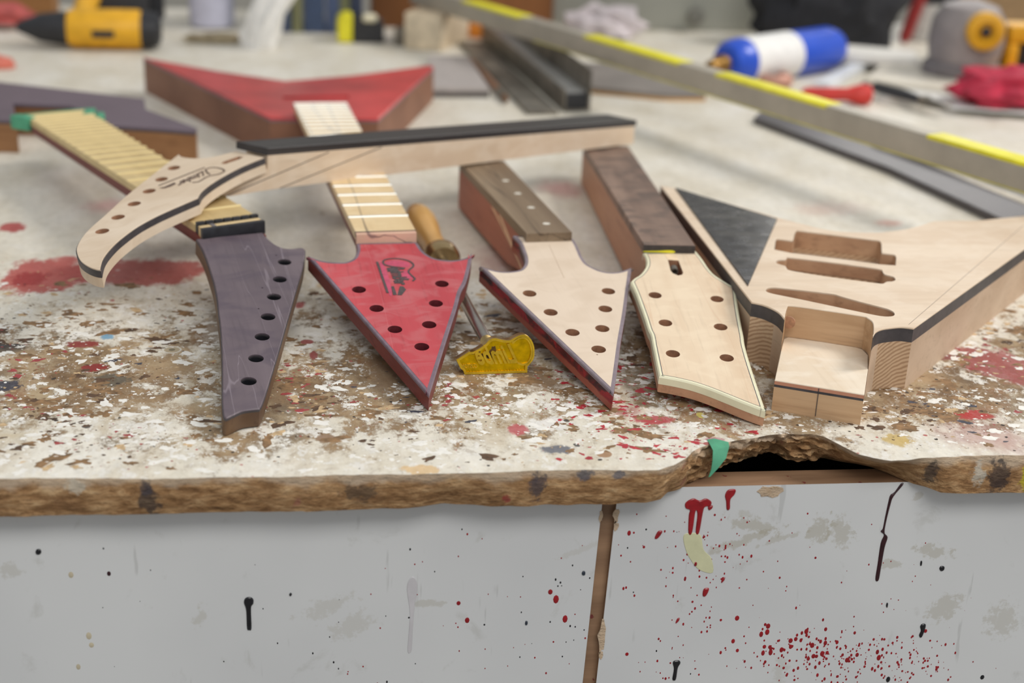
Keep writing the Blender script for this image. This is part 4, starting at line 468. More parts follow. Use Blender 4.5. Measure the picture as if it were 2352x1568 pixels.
    # splashes: droplets of several colours, pinholes
    for sc, thr, off, cc, dens in ((46, .16, 0, (158, 62, 62), .86), (70, .17, 5, (238, 235, 229), .72), (58, .13, 11, (46, 40, 38), .80), (38, .14, 17, (124, 96, 74), .84), (150, .2, 23, (168, 70, 68), .84), (240, .22, 29, (240, 238, 234), .78)):
        vv = s.mapv(co, (1, .9, 1), (off, off*.7, 0)); vv2 = s.n('VectorMath'); vv2.operation = 'ADD'; s.put(vv2.inputs[0], vv)
        sc_ = s.n('VectorMath'); sc_.operation = 'SCALE'; s.put(sc_.inputs[0], s.noise(co, sc*2.5, 2, .5, 0, 1)); sc_.inputs['Scale'].default_value = .25/sc; s.put(vv2.inputs[1], sc_.outputs[0])
        dd = s.voro(vv2.outputs[0], sc); rc = s.n('SeparateColor'); s.put(rc.inputs[0], s.voro(vv2.outputs[0], sc, 'Color'))
        pick = s.math('GREATER_THAN', rc.outputs[0], dens); r = s.math('MULTIPLY', rc.outputs[1], thr)
        k = s.math('MULTIPLY', s.math('MULTIPLY', s.rng(s.math('SUBTRACT', r, dd), -.01, .02), pick), s.rng(wear, .12, .6, .1, 1.))
        col = s.mix(s.math('MULTIPLY', k, .9), col, lin(cc))
    # knife scratches, pale and straight
    for ang, loc, sc in ((1.15, (0, 0, 0), 26), (1.9, (3, 1, 0), 20), (.25, (6, 2, 0), 24)):
        ln = s.noise(s.mapv(co, (sc*9, sc*.14, 1), loc, (0, 0, ang)), 1, 2, .5)
        pt = s.noise(s.mapv(co, (1, 1, 1), loc), 16, 2, .5)
        col = s.mix(s.math('MULTIPLY', s.math('MULTIPLY', s.rng(ln, .735, .75), s.rng(pt, .52, .6)), s.math('MULTIPLY', wear, .7)), col, lin((228, 220, 204)))
    col = s.mix(s.math('MULTIPLY', s.rng(n3, .56, .75), s.math('ADD', s.math('MULTIPLY', wear, .35), .03)), col, lin((104, 80, 56)))
    s.bump(s.math('ADD', s.math('MULTIPLY', fl2, .5), s.math('ADD', s.math('MULTIPLY', n2, .6), s.math('MULTIPLY', m, -.4))), .3, .0012)
    return s.done(col, s.rng(n2, .3, .7, .42, .66), 0, .4)
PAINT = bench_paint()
def panel_mat():
    s = NT('white_laminate'); co = s.coord(); n1 = s.noise(co, 30, 6, .65, .4); n2 = s.noise(co, 160, 5, .7); n3 = s.noise(co, 5, 3, .5)
    col = s.ramp(n3, [(.35, (206, 206, 206)), (.65, (218, 218, 217))])
    col = s.mix(s.math('MULTIPLY', s.rng(n1, .60, .72), .22), col, lin((150, 146, 132)))
    wob = s.math('ADD', s.math('MULTIPLY', s.math('SUBTRACT', n1, .5), 2.2), s.math('MULTIPLY', s.math('SUBTRACT', n2, .5), 3.4))
    for x, z, rx, rz, a, op in D['smudge']:
        v = s.mapv(co, (rx, 1, rz), (x, 0, z), (0, a, 0), 'TEXTURE'); v2 = s.n('VectorMath'); v2.operation = 'MULTIPLY'; s.put(v2.inputs[0], v); v2.inputs[1].default_value = (1, 0, 1)
        ln = s.n('VectorMath'); ln.operation = 'LENGTH'; s.put(ln.inputs[0], v2.outputs[0])
        col = s.mix(s.rng(s.math('ADD', ln.outputs['Value'], wob), 1.05, .55, 0., op), col, lin((170, 162, 142)))
    sc = s.noise(s.mapv(co, (1, 1, .12), rot=(0, .2, 0)), 120, 3, .5)
    col = s.mix(s.math('MULTIPLY', s.rng(sc, .68, .74), .25), col, lin((130, 128, 122)))
    s.bump(n2, .05, .0003); return s.done(col, .42, 0, .45)
PANEL = panel_mat()
# ------------------------------------------------------------------ the setting
from mathutils import noise as mn
bm = bmesh.new(); bmesh.ops.create_grid(bm, x_segments=1, y_segments=1, size=6)
obj('floor', bm, FLOORM, None, at(0, 2, -.9), kind='structure')
obj('wall_back', box_bm(-6, 6, 0, .1, -.9, 1.9), WALLM, None, at(0, 5.0, 0), kind='structure')
# ------------------------------------------------------------------ workbench top
def interp(pl, x):
    if x <= pl[0][0]: return pl[0][1]
    for a, b in zip(pl, pl[1:]):
        if x <= b[0]: return a[1]+(b[1]-a[1])*(x-a[0])/(b[0]-a[0])
    return pl[-1][1]
XL, XR, YB, TH_ = -1.0, 1.55, 2.46, .025
ET = sorted(D['edge_top'])
EBt = sorted(D['edge_bot'])
xs = []; x = XL
while x < XR: xs.append(x); x += .0011 if .2 < x < .46 else (.0022 if -.25 < x < .55 else .012)
xs.append(XR)
def topy(x): return interp(ET, x)+.0010*mn.noise(Vector((x*95, 0, 0)))+.0012*mn.noise(Vector((x*26, 5, 0)))
def boty(x): return interp(EBt, x)+.0012*mn.noise(Vector((x*80, 9, 0)))+.001*mn.noise(Vector((x*24, 3, 0)))
root = thing('worktop', 'worn white-painted workbench top with a broken chipboard front edge', 'worktop', (.2, 1.5, 0))
out = [(x, topy(x)) for x in xs]+[(XR, YB), (XL, YB)]
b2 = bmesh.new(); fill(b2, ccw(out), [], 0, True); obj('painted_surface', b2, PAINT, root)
ROWS = 14; rows = []
for r in range(ROWS+1):
    t = r/ROWS; row = []
    for x in xs:
        broke = max(0., min(1., (interp(ET, x)-.752)/.012))           # how deep the chip bites here
        y = topy(x)*(1-t)+boty(x)*t
        y -= .0016*math.sin(math.pi*t)*(1-broke)
        k = 0 if r == 0 else (.0010+.0062*broke)*(1 if r < ROWS else .5)
        p = Vector((x*75, t*15, 2)); y += k*.8*mn.fractal(p, .9, 2.1, 4)+k*.35*mn.noise(Vector((x*300, t*20, 4)))
        z = -TH_*t+(0 if r in (0,) else .0016*broke*mn.noise(Vector((x*210, t*6, 8))))
        row.append((x, y, z))
    rows.append(row)
b2 = ring_bm(rows, closed=False, caps=False)
for f in b2.faces:
    f.normal_update()
if sum(f.normal.y for f in b2.faces) > 0: bmesh.ops.reverse_faces(b2, faces=b2.faces)
obj('broken_edge', b2, CHIP, root, deg=70)
# flakes, specks and pinholes of many paint jobs, thinner than card
def flakes(name, mat, n, seed, size, ylo, yhi, dens, stretch=(1.0, 1.6), h=.00012, frag=.6, xr=(-.33, .62)):
    random.seed(seed); b = bmesh.new(); k = 0; tries = 0
    while k < n and tries < n*14:
        tries += 1; x = random.uniform(*xr); u = random.random(); y = ylo+(yhi-ylo)*u
        if y < topy(x)+.004 or random.random() > dens(x, y): continue
        r = size[0]*(size[1]/size[0])**(random.random()**2.6); m_ = max(7, min(22, int(8+r*2600))); st_ = random.uniform(*stretch); an = random.gauss(0, .5); ph = random.uniform(0, 50)
        vs = []
        for i in range(m_):
            a = 2*math.pi*i/m_; rr = r*(1+frag*1.5*mn.noise(Vector((math.cos(a)*1.3+ph, math.sin(a)*1.3, ph)))+frag*random.uniform(-.5, .5)); px, py = rr*st_*math.cos(a), rr*math.sin(a)
            vs.append((x+px*math.cos(an)-py*math.sin(an), y+px*math.sin(an)+py*math.cos(an)))
        c_ = b.verts.new((x, y, h)); vb_ = [b.verts.new((q[0], q[1], h*.25)) for q in vs]
        for i in range(m_): b.faces.new((vb_[i], vb_[(i+1) % m_], c_))
        k += 1
    obj(name, b, mat, root, kind='stuff', deg=85)
def cluster(f, lo, hi, off=0): return lambda x, y: max(0., min(1., (mn.noise(Vector((x*f+off, y*f*.8, off)))+.5*mn.noise(Vector((x*f*3, y*f*3, off+4)))-lo)/(hi-lo)))
def band(c, y0, y1, y2, y3): return lambda x, y: c(x, y)*max(0., min(1., (y-y0)/(y1-y0), (y3-y)/(y3-y2)))
flakes('dirt_patches', plain('ground_in_dirt', (124, 96, 66), .7, var=.3, scale=160), 1500, 1, (.0006, .0060), .745, 1.12, band(cluster(14, -.15, .4), .74, .80, .95, 1.12), (1., 2.2), .00006)
flakes('dark_dirt_patches', plain('dark_dirt', (84, 62, 44), .7, var=.3, scale=160), 900, 2, (.0005, .0042), .75, 1.08, band(cluster(10, .0, .5, 3), .75, .80, .95, 1.08), (1., 2.4), .00008)
flakes('white_flakes', plain('white_flake', (230, 226, 218), .5, var=.04, scale=200), 3400, 3, (.0004, .0036), .745, 1.10, band(cluster(16, -.25, .35, 7), .73, .76, .96, 1.10), (1., 2.0), .00014)
flakes('tan_flakes', plain('tan_flake', (188, 160, 122), .6, var=.15, scale=200), 700, 4, (.0005, .0036), .745, 1.15, band(cluster(12, -.1, .4, 9), .74, .77, 1., 1.15), (1., 2.2), .0001)
flakes('red_specks', plain('red_fleck', (150, 60, 60), .5, var=.15, scale=200), 900, 5, (.0003, .0024), .75, 1.15, band(cluster(11, .0, .5, 12), .74, .78, .98, 1.15), (1., 1.9), .00016)
flakes('red_specks', plain('crimson_fleck', (168, 44, 54), .4, var=.15, scale=200), 300, 6, (.0003, .0026), .75, .90, lambda x, y: max(0., 1-abs(x-.21)/.09), (1., 2.4), .00016, xr=(.1, .33))
flakes('pinholes', plain('pinhole_dark', (52, 42, 36), .8, var=.2, scale=200), 620, 7, (.0004, .0013), .745, 1.05, lambda x, y: .25+.75*(x > .3), (1., 1.3), .00010, frag=.2)
flakes('blue_black_specks', plain('blue_black_fleck', (66, 66, 76), .6, var=.2, scale=200), 140, 8, (.0004, .0034), .75, 1.0, cluster(9, .1, .5, 20), (1., 2.6), .0001)
b2 = bmesh.new(); fill(b2, ccw([(p[0], p[1]) for p in rows[-1]]+[(XR, YB), (XL, YB)]), [], -TH_, False)
for y in (YB,): b2.faces.new([b2.verts.new(v) for v in ((XR, y, 0), (XL, y, 0), (XL, y, -TH_), (XR, y, -TH_))])
for x in (XL, XR):
    b2.faces.new([b2.verts.new(v) for v in ((x, .745, 0), (x, YB, 0), (x, YB, -TH_), (x, .745, -TH_))])
obj('underside', b2, CHIP, root)
# ------------------------------------------------------------------ cabinet below
root = thing('bench_cabinet', 'white laminate bench cabinet front splashed with red and black paint', 'cabinet', (.17, .775, -.9))
YP, ZT, GX = .763, -.0258, .172
sl = (GX-.1686+.0035)  # gap leans a little
def panel(x0, x1, name):
    b = bmesh.new()
    def xx(x, z): return x + (0.034*(z+.0386) if abs(x-GX) < .02 else 0)
    V = [[b.verts.new((xx(x, z), y, z)) for x in (x0, x1)] for y in (YP, YP+.019) for z in (ZT, -.86)]
    f = [b.faces.new((V[0][0], V[1][0], V[1][1], V[0][1])), b.faces.new((V[2][1], V[3][1], V[3][0], V[2][0])), b.faces.new((V[0][0], V[0][1], V[2][1], V[2][0])), b.faces.new((V[1][1], V[1][0], V[3][0], V[3][1])), b.faces.new((V[0][1], V[1][1], V[3][1], V[2][1])), b.faces.new((V[0][0], V[2][0], V[3][0], V[1][0]))]
    bmesh.ops.recalc_face_normals(b, faces=b.faces)
    for q in b.faces: q.material_index = 0 if q.normal.y < -.5 else 1
    return obj(name, b, [PANEL, RAIL], root)
LP = panel(-.95, .1692, 'front_panel'); RP = panel(.1782, 1.5, 'front_panel')
bt = bmesh.new(); box_bm(-.0068, .0075, .004, .022, -.86, ZT-.002, .001, bm=bt)
for v in bt.verts: v.co.x += .034*(v.co.z+.0386)
obj('gap_batten', bt, RAIL, root, at(.1732, YP, 0))
bt = box_bm(-.0075, -.0032, .0028, .006, -.35, -.153, .0004)
for v in bt.verts: v.co.x += .034*(v.co.z+.0386)
obj('black_tape_strip', bt, TAPEB, root, at(.1732, YP, 0))
box('dark_back', ID, (-.95, 1.5, .90, .915, -.86, -.03), DARKM, root, 0)
for x in (-.95, 1.48): box('side_panel', ID, (x, x+.02, .785, 2.3, -.86, -.026), RAIL, root, .001)
box('plinth', ID, (-.93, 1.48, .80, 2.28, -.9, -.861), DARKM, root, 0)
# chipped laminate along the gap and on the top edge of the panel
def chipflake(c, n, sx, sz, seed):
    random.seed(seed); pts = []
    for i in range(n):
        a = 2*math.pi*i/n; k = random.uniform(.6, 1.15); pts.append((c[0]+sx*k*math.cos(a), c[1]+sz*k*math.sin(a)))
    return pts
PM = Matrix(((1, 0, 0, 0), (0, 0, -1, YP), (0, 1, 0, 0), (0, 0, 0, 1)))      # local (x, z, out of the panel)
for c, sx, sz, sd in (((.1785, -.0445), .0022, .0055, 1), ((.1790, -.052), .0016, .004, 2), ((.1752, -.131), .0028, .013, 3), ((.1758, -.146), .0016, .004, 4), ((.1690, -.045), .0013, .004, 5), ((.2755, -.0300), .0085, .0046, 6)):
    plate('chipped_spot', PM, chipflake(c, 14, sx, sz, sd), -.0005, .0004, CHIP, LP if c[0] < .172 else RP)
MD = {'red': REDP, 'dark_red': DREDP, 'black': BLKD, 'blue': BLUD, 'clear': CLEAR, 'cream': GLUE}
for c, p in D['drips']:
    th = .0004 if c in ('clear', 'cream') else .0009
    plate('paint_drip', PM, smooth(p, 4), -.0003, th, MD[c], LP if p[0][0] < .171 else RP, (), th*.6)
for ci, mt in enumerate((REDP, BLKD, DREDP, TAND)):
    for side, par in ((0, LP), (1, RP)):
        b = bmesh.new(); random.seed(9+ci)
        for x, z, r, c in D['dots']:
            if c != ci or (x > .174) != bool(side) or (abs(x-.172) < .007): continue
            e = random.uniform(1, 1.5); n = 8
            vs = [b.verts.new((x+r*.85*math.cos(2*math.pi*i/n), z+r*e*math.sin(2*math.pi*i/n), .00002)) for i in range(n)]; t = b.verts.new((x, z, r*.35))
            for i in range(n): b.faces.new((vs[i], vs[(i+1) % n], t))
        if len(b.faces): obj('paint_specks', b, mt, par, PM, kind='stuff', deg=80)
        else: b.free()
# scrap of green tape bent over the broken edge
tp = [(.2325, .7705, .0004), (.2492, .7735, .0006), (.2500, .7672, .0012), (.2452, .7610, -.002), (.2385, .7555, -.006), (.2318, .7522, -.0115), (.2290, .7500, -.0165)]
b = bmesh.new()
Lr = [(.2355, .7755, .0004), (.2353, .7680, .0008), (.2352, .7600, .0006), (.2345, .7562, -.005), (.2338, .7548, -.010), (.2322, .7535, -.0145)]
Rr = [(.2405, .7768, .0004), (.2478, .7705, .0008), (.2468, .7650, .0004), (.2440, .7600, -.005), (.2385, .7565, -.010), (.2334, .7540, -.0143)]
va = [b.verts.new(p) for p in Lr]; vb = [b.verts.new(p) for p in Rr]
for i in range(5): b.faces.new((va[i], va[i+1], vb[i+1], vb[i]))
bmesh.ops.recalc_face_normals(b, faces=b.faces); bmesh.ops.solidify(b, geom=b.faces[:], thickness=.0004)
obj('tape_scrap', b, GREEN, None, ID, 'torn scrap of green masking tape stuck over the broken bench edge', 'tape')
# ------------------------------------------------------------------ guitar parts
HR = .005
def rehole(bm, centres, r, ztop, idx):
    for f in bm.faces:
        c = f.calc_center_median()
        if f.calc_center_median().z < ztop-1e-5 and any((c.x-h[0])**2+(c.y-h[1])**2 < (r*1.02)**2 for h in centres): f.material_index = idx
def layer(name, key, z0, z1, mat, parent, ins=0, bevel=0, r=HR, depth=None, hole_mat=None, pins=True, extra=()):
    d = D[key]; o = smooth(d['p'], 7)
    if ins: o = inset(o, ins)
    holes = [(circ(h, r), depth) for h in d['holes']]+[(circ(h, .0007, 10), depth) for h in d.get('pins', [])]+list(extra)
    bm = plate_bm(o, z0, z1, holes, bevel)
    mats = [mat]
    if hole_mat:
        rehole(bm, d['holes'], r, z1, 1); mats.append(hole_mat)
        for lp, _d in extra:
            big = inset(lp, -.0002)
            for f in bm.faces:
                c = f.calc_center_median()
                if c.z < z1-1e-5 and inside(c, big) and c.z > z0+1e-5: f.material_index = 1
    return obj(name, bm, mats, parent, frame(d['f']))
def ringpart(name, key, i0, i1, z0, z1, mat, parent, bevel=0):
    d = D[key]; o = smooth(d['p'], 7); a = inset(o, i0) if i0 else o
    return plate(name, frame(d['f']), a, z0, z1, mat, parent, [(inset(o, i1), None)], bevel)
FRET_ME = {}
def fret_mesh(mat):
    if mat.name not in FRET_ME:
        n = 7; ring = [(math.cos(math.pi*i/(n-1))*.0013, math.sin(math.pi*i/(n-1))*.0012-.0001) for i in range(n)]+[(-.0013, -.0006), (.0013, -.0006)]
        b = ring_bm([[(x, p[0], p[1]-abs(x)*.0004) for p in ring] for x in (-.5, -.25, 0, .25, .5)])
        sharpen(b, 50); me = bpy.data.meshes.new('fret'); b.to_mesh(me); b.free(); me.materials.append(mat); FRET_ME[mat.name] = me
    return FRET_ME[mat.name]
def board_w(p, y):
    """left and right edge of a tapered board at distance y from the nut"""
    nl, nr, fr, fl = p; return (nl[0]+(fl[0]-nl[0])*y/fl[1], nr[0]+(fr[0]-nr[0])*y/fr[1])
def fingerboard(name, key, th, mat, parent, y0, y1, bevel=.0006):
    p = D[key]['p']; a0, b0 = board_w(p, y0); a1, b1 = board_w(p, y1)
    return plate(name, frame(D[key]['f']), [(a0, y0), (b0, y0), (b1, y1), (a1, y1)], -th, 0, mat, parent, (), bevel)
def frets(key, ys, mat, parent):
    M = frame(D[key]['f']); me = fret_mesh(mat)
    for y in ys:
        a, b = board_w(D[key]['p'], y)
        link('fret', me, parent, M @ Matrix.Translation(((a+b)/2, y, .0003)) @ Matrix.Diagonal((b-a, 1, 1, 1)))
def round_neck(key, th, depth, y0, y1, mat, parent, tail=()):
    """carved neck under a fingerboard, half-oval in section"""
    p = D[key]['p']; rings = []
    for y, k, dz in list(tail)+[(y0+(y1-y0)*i/10, 1, 0) for i in range(11)]:
        a, b = board_w(p, y); c, w = (a+b)/2, (b-a)/2; n = 16
        rings.append([(c+w*math.cos(math.pi*i/n)*(1 if k == 1 else 1), y, -th-dz-abs(math.sin(math.pi*i/n))**.75*depth*k) for i in range(n+1)])
    return obj('neck', ring_bm(rings), mat, parent, frame(D[key]['f']), deg=50)
def nut_y(key_h, key_b, p2):
    m = frame(D[key_b]['f']).inverted() @ frame(D[key_h]['f']); return [m @ Vector((q[0], q[1], 0)) for q in p2]
def square_neck(key, th, y0, y1, zb0, zb1, mat, parent, nose):
    """uncarved neck blank: side profile in (y, z) of the board frame, bottom at bench heights zb0 (nut) and zb1 (heel)"""
    M = frame(D[key]['f']); Mi = M.inverted(); p = D[key]['p']
    def zb(y, h):
        w = M @ Vector((0, y, 0)); return -(w.z-h)/M[2][2]
    prof = [(y1, -th), (y1, zb(y1, zb1)), (y0+.05, zb(y0+.05, zb0+(zb1-zb0)*.05/(y1-y0)))]+nose+[(y0, -th)]
    L, R_ = [], []
    for y, z in prof:
        a, b = board_w(p, y); L.append((a, y, z)); R_.append((b, y, z))
    return obj('neck_blank', ring_bm([L, R_]), mat, parent, M)
# ---- guitar with purple headstock
g = thing('purple_guitar', 'unfinished seven-string guitar with purple stained headstock and dark purple body', 'guitar', (-.2, 1.4, 0))
pb = D['pur_body']
plate('body_core', ID, smooth([tuple(q)+(1,) for q in pb], 1), 0, .0295, wood('warm_brown_body', (160, 116, 78), (124, 84, 52), 'x', 14, 160, 1, .55, .3), g)
plate('body_edge', ID, pb, .0295, .0315, BLACK, g)
plate('body_top', ID, pb, .0315, .034, plain('dark_purple_top', (104, 90, 100), .42, var=.06, scale=12), g, (), .0008)
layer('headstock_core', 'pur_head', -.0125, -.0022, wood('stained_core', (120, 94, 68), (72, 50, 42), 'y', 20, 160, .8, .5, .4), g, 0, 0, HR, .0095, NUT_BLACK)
layer('headstock_edge', 'pur_head', -.0022, -.0010, BLACK, g, 0, 0, HR, None)
layer('headstock_face', 'pur_head', -.0010, .0, PURPLE, g, .0004, .0006, HR, None)
fw = D['pur_board']['p']; L_ = .4175
nf = nut_y('pur_head', 'pur_board', D['pur_nut']['p']); yf = (nf[0].y+nf[1].y)/2
round_neck('pur_board', .006, .018, .0, .41, MAHOG_R, g, [(yf-.002, .62, .0055), (yf+.006, .8, .003)])
fb = fingerboard('fingerboard', 'pur_board', .006, BOARD_P, g, 0, .4175)
SLp = .4175/.75
frets('pur_board', [SLp*(1-2**(-i/12)) for i in range(1, 24)], FRET_G, g)
MB = frame(D['pur_board']['f']); a0, b0 = board_w(fw, 0)
nut = box('nut', MB, (a0, b0, yf, yf+.0045, -.0100, .0000), NUT_BLACK, g, .0005)
box('nut_shelf', MB, (a0+.001, b0-.001, yf+.0045, -.0045, -.009, -.0003), plain('bare_maple_shelf', (214, 188, 142), .5, var=.05), g, .0003)
box('nut_clamp', MB, (a0+.0098, a0+.0128, yf+.004, -.004, -.008, .0003), GRYP, nut, .0002)
for i in range(7):
    x0 = a0+(b0-a0)*i/7; box('nut_saddle', MB, (x0+.0004, x0+(b0-a0)/7-.0004, -.0045, -.0008, -.008, .0022), NUT_BLACK, nut, .0004)
# masking tape round the end of the board
af, bf = board_w(fw, .41)
for x, y, rz, sx in ((af-.003, .408, .5, .006), (bf+.000, .406, -.45, .005), (bf+.004, .385, -.3, .004)):
    box('masking_tape', MB @ at(x, y, 0, rz), (-sx, sx, -.012, .012, -.012, .0012), GREEN, g, .0012)
box('masking_tape', MB, (af, bf, .4172, .4186, -.012, .0008), GREEN, g, .0003)
# ---- red V guitar
g = thing('red_guitar', 'unfinished V guitar stained red with red arrow-shaped headstock', 'guitar', (0, 1.55, 0))
rb = D['red_body']; body_br = wood('brown_body_side', (146, 104, 82), (118, 80, 62), 'x', 14, 160, 1, .55, .25)
plate('body_core', ID, rb, 0, .0385, body_br, g); plate('body_edge', ID, rb, .0385, .0405, EDGE_GREY, g)
plate('body_top', ID, rb, .0405, .043, plain('red_stained_top', (188, 64, 64), .34, var=.16, scale=9), g, [(D['red_slot'], .002)], .0006)
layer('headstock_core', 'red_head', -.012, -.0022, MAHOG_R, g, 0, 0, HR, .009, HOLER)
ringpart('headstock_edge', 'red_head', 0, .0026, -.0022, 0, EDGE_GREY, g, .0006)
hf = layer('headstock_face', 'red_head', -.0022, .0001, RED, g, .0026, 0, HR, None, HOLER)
RM = frame(D['red_head']['f']); lg = D['red_logo']
b = strip_bm(spline(lg['outline'], 5), .0014, .0001, .00045)
strip_bm(lg['bar'], .0017, .0001, .00045, b)
for q in lg['blobs']: plate_bm(q, .0001, .0004, bm=b)
text_bm('Limber', *[q[:2] for q in lg['txt']], .0001, .00045, bm=b); obj('burnt_logo', b, INK, hf, RM, 'burnt-in lettered logo with a guitar outline')
for q in lg['fill']: plate('logo_fill', RM, smooth([tuple(t[:2]) for t in q], 4), .0, .00022, PINKF, hf)
bp = D['red_board']['p']; MR = frame(D['red_board']['f'])
nf = nut_y('red_head', 'red_board', [D['red_head']['p'][0][:2], D['red_head']['p'][-1][:2]]); yf = (nf[0].y+nf[1].y)/2; a0, b0 = board_w(bp, 0)
round_neck('red_board', .006, .018, .0, .44, MAHOG_R, g, [(yf-.003, .5, .0055), (yf+.004, .75, .003)])
fingerboard('fingerboard', 'red_board', .006, SPALT, g, .0005, .446)
box('nut_shelf', MR, (a0+.0003, b0-.0003, yf-.0002, .0004, -.0105, -.0004), SPALT_P, g, .0004)
box('nut_line', MR, (a0, b0, -.0002, .0006, -.004, .0001), INK, g, .0001)
frets('red_board', [.0381, .0709, .1002, .1278]+[.62*(1-2**(-i/12)) for i in range(5, 23)], FRET, g)
# ---- loose neck, natural arrow headstock
g = thing('arrow_neck', 'loose guitar neck with pale maple arrow headstock and reddish sides', 'guitar neck', (.2, .95, 0))
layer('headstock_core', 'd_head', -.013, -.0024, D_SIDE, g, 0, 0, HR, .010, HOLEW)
ringpart('headstock_edge', 'd_head', 0, .0026, -.0024, -.0001, plain('mauve_edge', (130, 117, 123), .45, var=.1, scale=90), g, .0006)
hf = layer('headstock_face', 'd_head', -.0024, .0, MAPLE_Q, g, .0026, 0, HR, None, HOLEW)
obj('center_seam', strip_bm(D['d_head']['seam'], .0003, 0, .00006), plain('seam_brown', (180, 156, 132), .6), hf, frame(D['d_head']['f']))
nf = nut_y('d_head', 'd_board', [D['d_head']['p'][0][:2], D['d_head']['p'][-1][:2]])
square_neck('d_board', .0075, .004, .245, .012, .002, MAHOG, g, [(.012, -.034), (-.012, -.022), (-.012, -.012)])
fingerboard('fingerboard', 'd_board', .0078, WALNUT, g, -.0006, .245, .0004)
p4 = D['d_board']['p']; MD_ = frame(D['d_board']['f'])
for y in (.025, .075, .122, .168):
    a, b_ = board_w(p4, y); plate('inlay_dot', MD_, circ((a+(b_-a)*.62, y), .0030, 14), -.001, .00012, plain('pearl_inlay', (226, 220, 206), .3), g)
for k, (ya, yb, z0, z1) in enumerate(((.115, -.006, -.0085, -.033), (.088, .004, -.0085, -.033))):
    a, b_ = board_w(p4, ya); a2, b2_ = board_w(p4, yb)
    bm = ring_bm([[(a-dx, ya, z0), (a-dx, ya-.010, z0), (a2-dx, yb-.0022, z1), (a2-dx, yb+.0022, z1)] for dx in (-.001, .0005)])
    obj('lamination', bm, plain('pale_lamination', (226, 186, 148), .5), g, MD_)
# ---- loose neck, bound six-hole headstock
g = thing('bound_neck', 'loose guitar neck with cream-bound six-hole maple headstock and dark fingerboard', 'guitar neck', (.25, .95, 0))
E_CORE = wood('light_mahogany', (196, 150, 118), (164, 116, 88), 'y', 24, 240, 1, .5, .35)
EM = frame(D['e_head']['f'])
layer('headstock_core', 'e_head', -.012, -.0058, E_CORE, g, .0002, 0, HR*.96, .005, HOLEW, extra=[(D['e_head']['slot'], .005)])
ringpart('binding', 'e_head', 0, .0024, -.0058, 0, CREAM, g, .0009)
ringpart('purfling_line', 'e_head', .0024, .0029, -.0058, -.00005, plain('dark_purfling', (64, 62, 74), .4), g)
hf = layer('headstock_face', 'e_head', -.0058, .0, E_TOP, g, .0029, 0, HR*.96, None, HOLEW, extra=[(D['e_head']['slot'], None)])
plate('truss_cover_strip', EM, D['e_head']['chan'], -.0003, .00012, plain('pale_filler_strip', (232, 206, 172), .5), hf)
rp = D['e_head']['rod'][0]
mroot = EM @ Matrix.Translation((rp[0]+.001, rp[1]+.004, -.0036)) @ Matrix.Rotation(math.radians(-92), 4, 'Z')
lathe('truss_rod_nut', mroot, [(0, .0030), (.006, .0030), (.006, .0021), (.002, .0019)], STEEL_D, hf, 20)
square_neck('e_board', .0065, .003, .365, .004, .001, E_CORE, g, [(.010, -.036), (-.010, -.018), (-.010, -.011)])
fingerboard('fingerboard', 'e_board', .0068, ROSEWD, g, -.0008, .365, .0003)
a, b_ = board_w(D['e_board']['p'], -.0008); ME = frame(D['e_board']['f'])
box('board_end', ME, (a, b_, -.0012, -.0006, -.0066, -.0003), EBONY_E, g, .0001)
obj('yellow_paint_dab', plate_bm(smooth([(a+.0006, -.0056), (a+.012, -.0058), (a+.022, -.0062), (a+.0245, -.0052), (a+.021, -.0040), (a+.011, -.0046), (a+.0006, -.0050)], 3), 0, .0003), YEL, g, ME @ Matrix.Translation((0, -.0012, 0)) @ Matrix.Rotation(math.radians(90), 4, 'X'))
# ---- natural V body
g = thing('guitar_body', 'natural wood V-shaped guitar body with routed pickup cavities and black edge band', 'guitar body', (.42, .98, 0))
B = D['body']; far = B['far']
o = smooth([q if len(q) > 2 else tuple(q) for q in B['top'][:-1]]+[(.6576, 1.131, 1), tuple(far[1])+(1,)]+[tuple(q) for q in far[2:8]]+[tuple(far[9])+(1,), tuple(far[10])+(1,), tuple(far[11])+(1,)], 6)
zt = .0445
bm = plate_bm(o, 0, .0340, [(h, .0085) for h in (B['pick1'],)]+[(B['pick2'], .004), (B['leaf'], .004)]); bm.normal_update()
for f in bm.faces:
    if f.normal.x > .55 or f.normal.x < -.95: f.material_index = 1
obj('body_core', bm, [ASH, ASH_Y], g)
plate('black_layer', ID, o, .0340, .0434, BLACK, g, [(smooth(B[k], 3) if k != 'pick1' else B[k], None) for k in ('pick1', 'pick2', 'leaf')])
tops = plate('body_top', ID, o, .0434, zt, MAPLE_X, g, [(smooth(B[k], 3) if k != 'pick1' else B[k], None) for k in ('pick1', 'pick2', 'leaf')], .0004)
for k, dp in (('pick1', .019), ('pick2', .0145), ('leaf', .0145)):
    h = ccw(smooth(B[k], 3) if k != 'pick1' else B[k]); bm = bmesh.new(); hi = inset(h, .0003)
    wall(bm, hi, zt-.0009, hi, zt-dp+.0045); obj('cavity_wall', bm, POCKET, g)
    if k != 'pick1': bm = bmesh.new(); fill(bm, hi, [], zt-.0143); obj('cavity_floor', bm, POCKET, g)
    else: bm = bmesh.new(); fill(bm, hi, [], zt-.0185); obj('cavity_floor', bm, MAPLE_X, g)
gd = B['guard']; plate('black_inlay', ID, gd, zt-.0005, zt+.0012, GLOSS, g, (), .0003)
obj('scribe_line', strip_bm(B['scribe'], .0004, zt, zt+.00008), plain('pencil_line', (150, 132, 116), .6), tops)
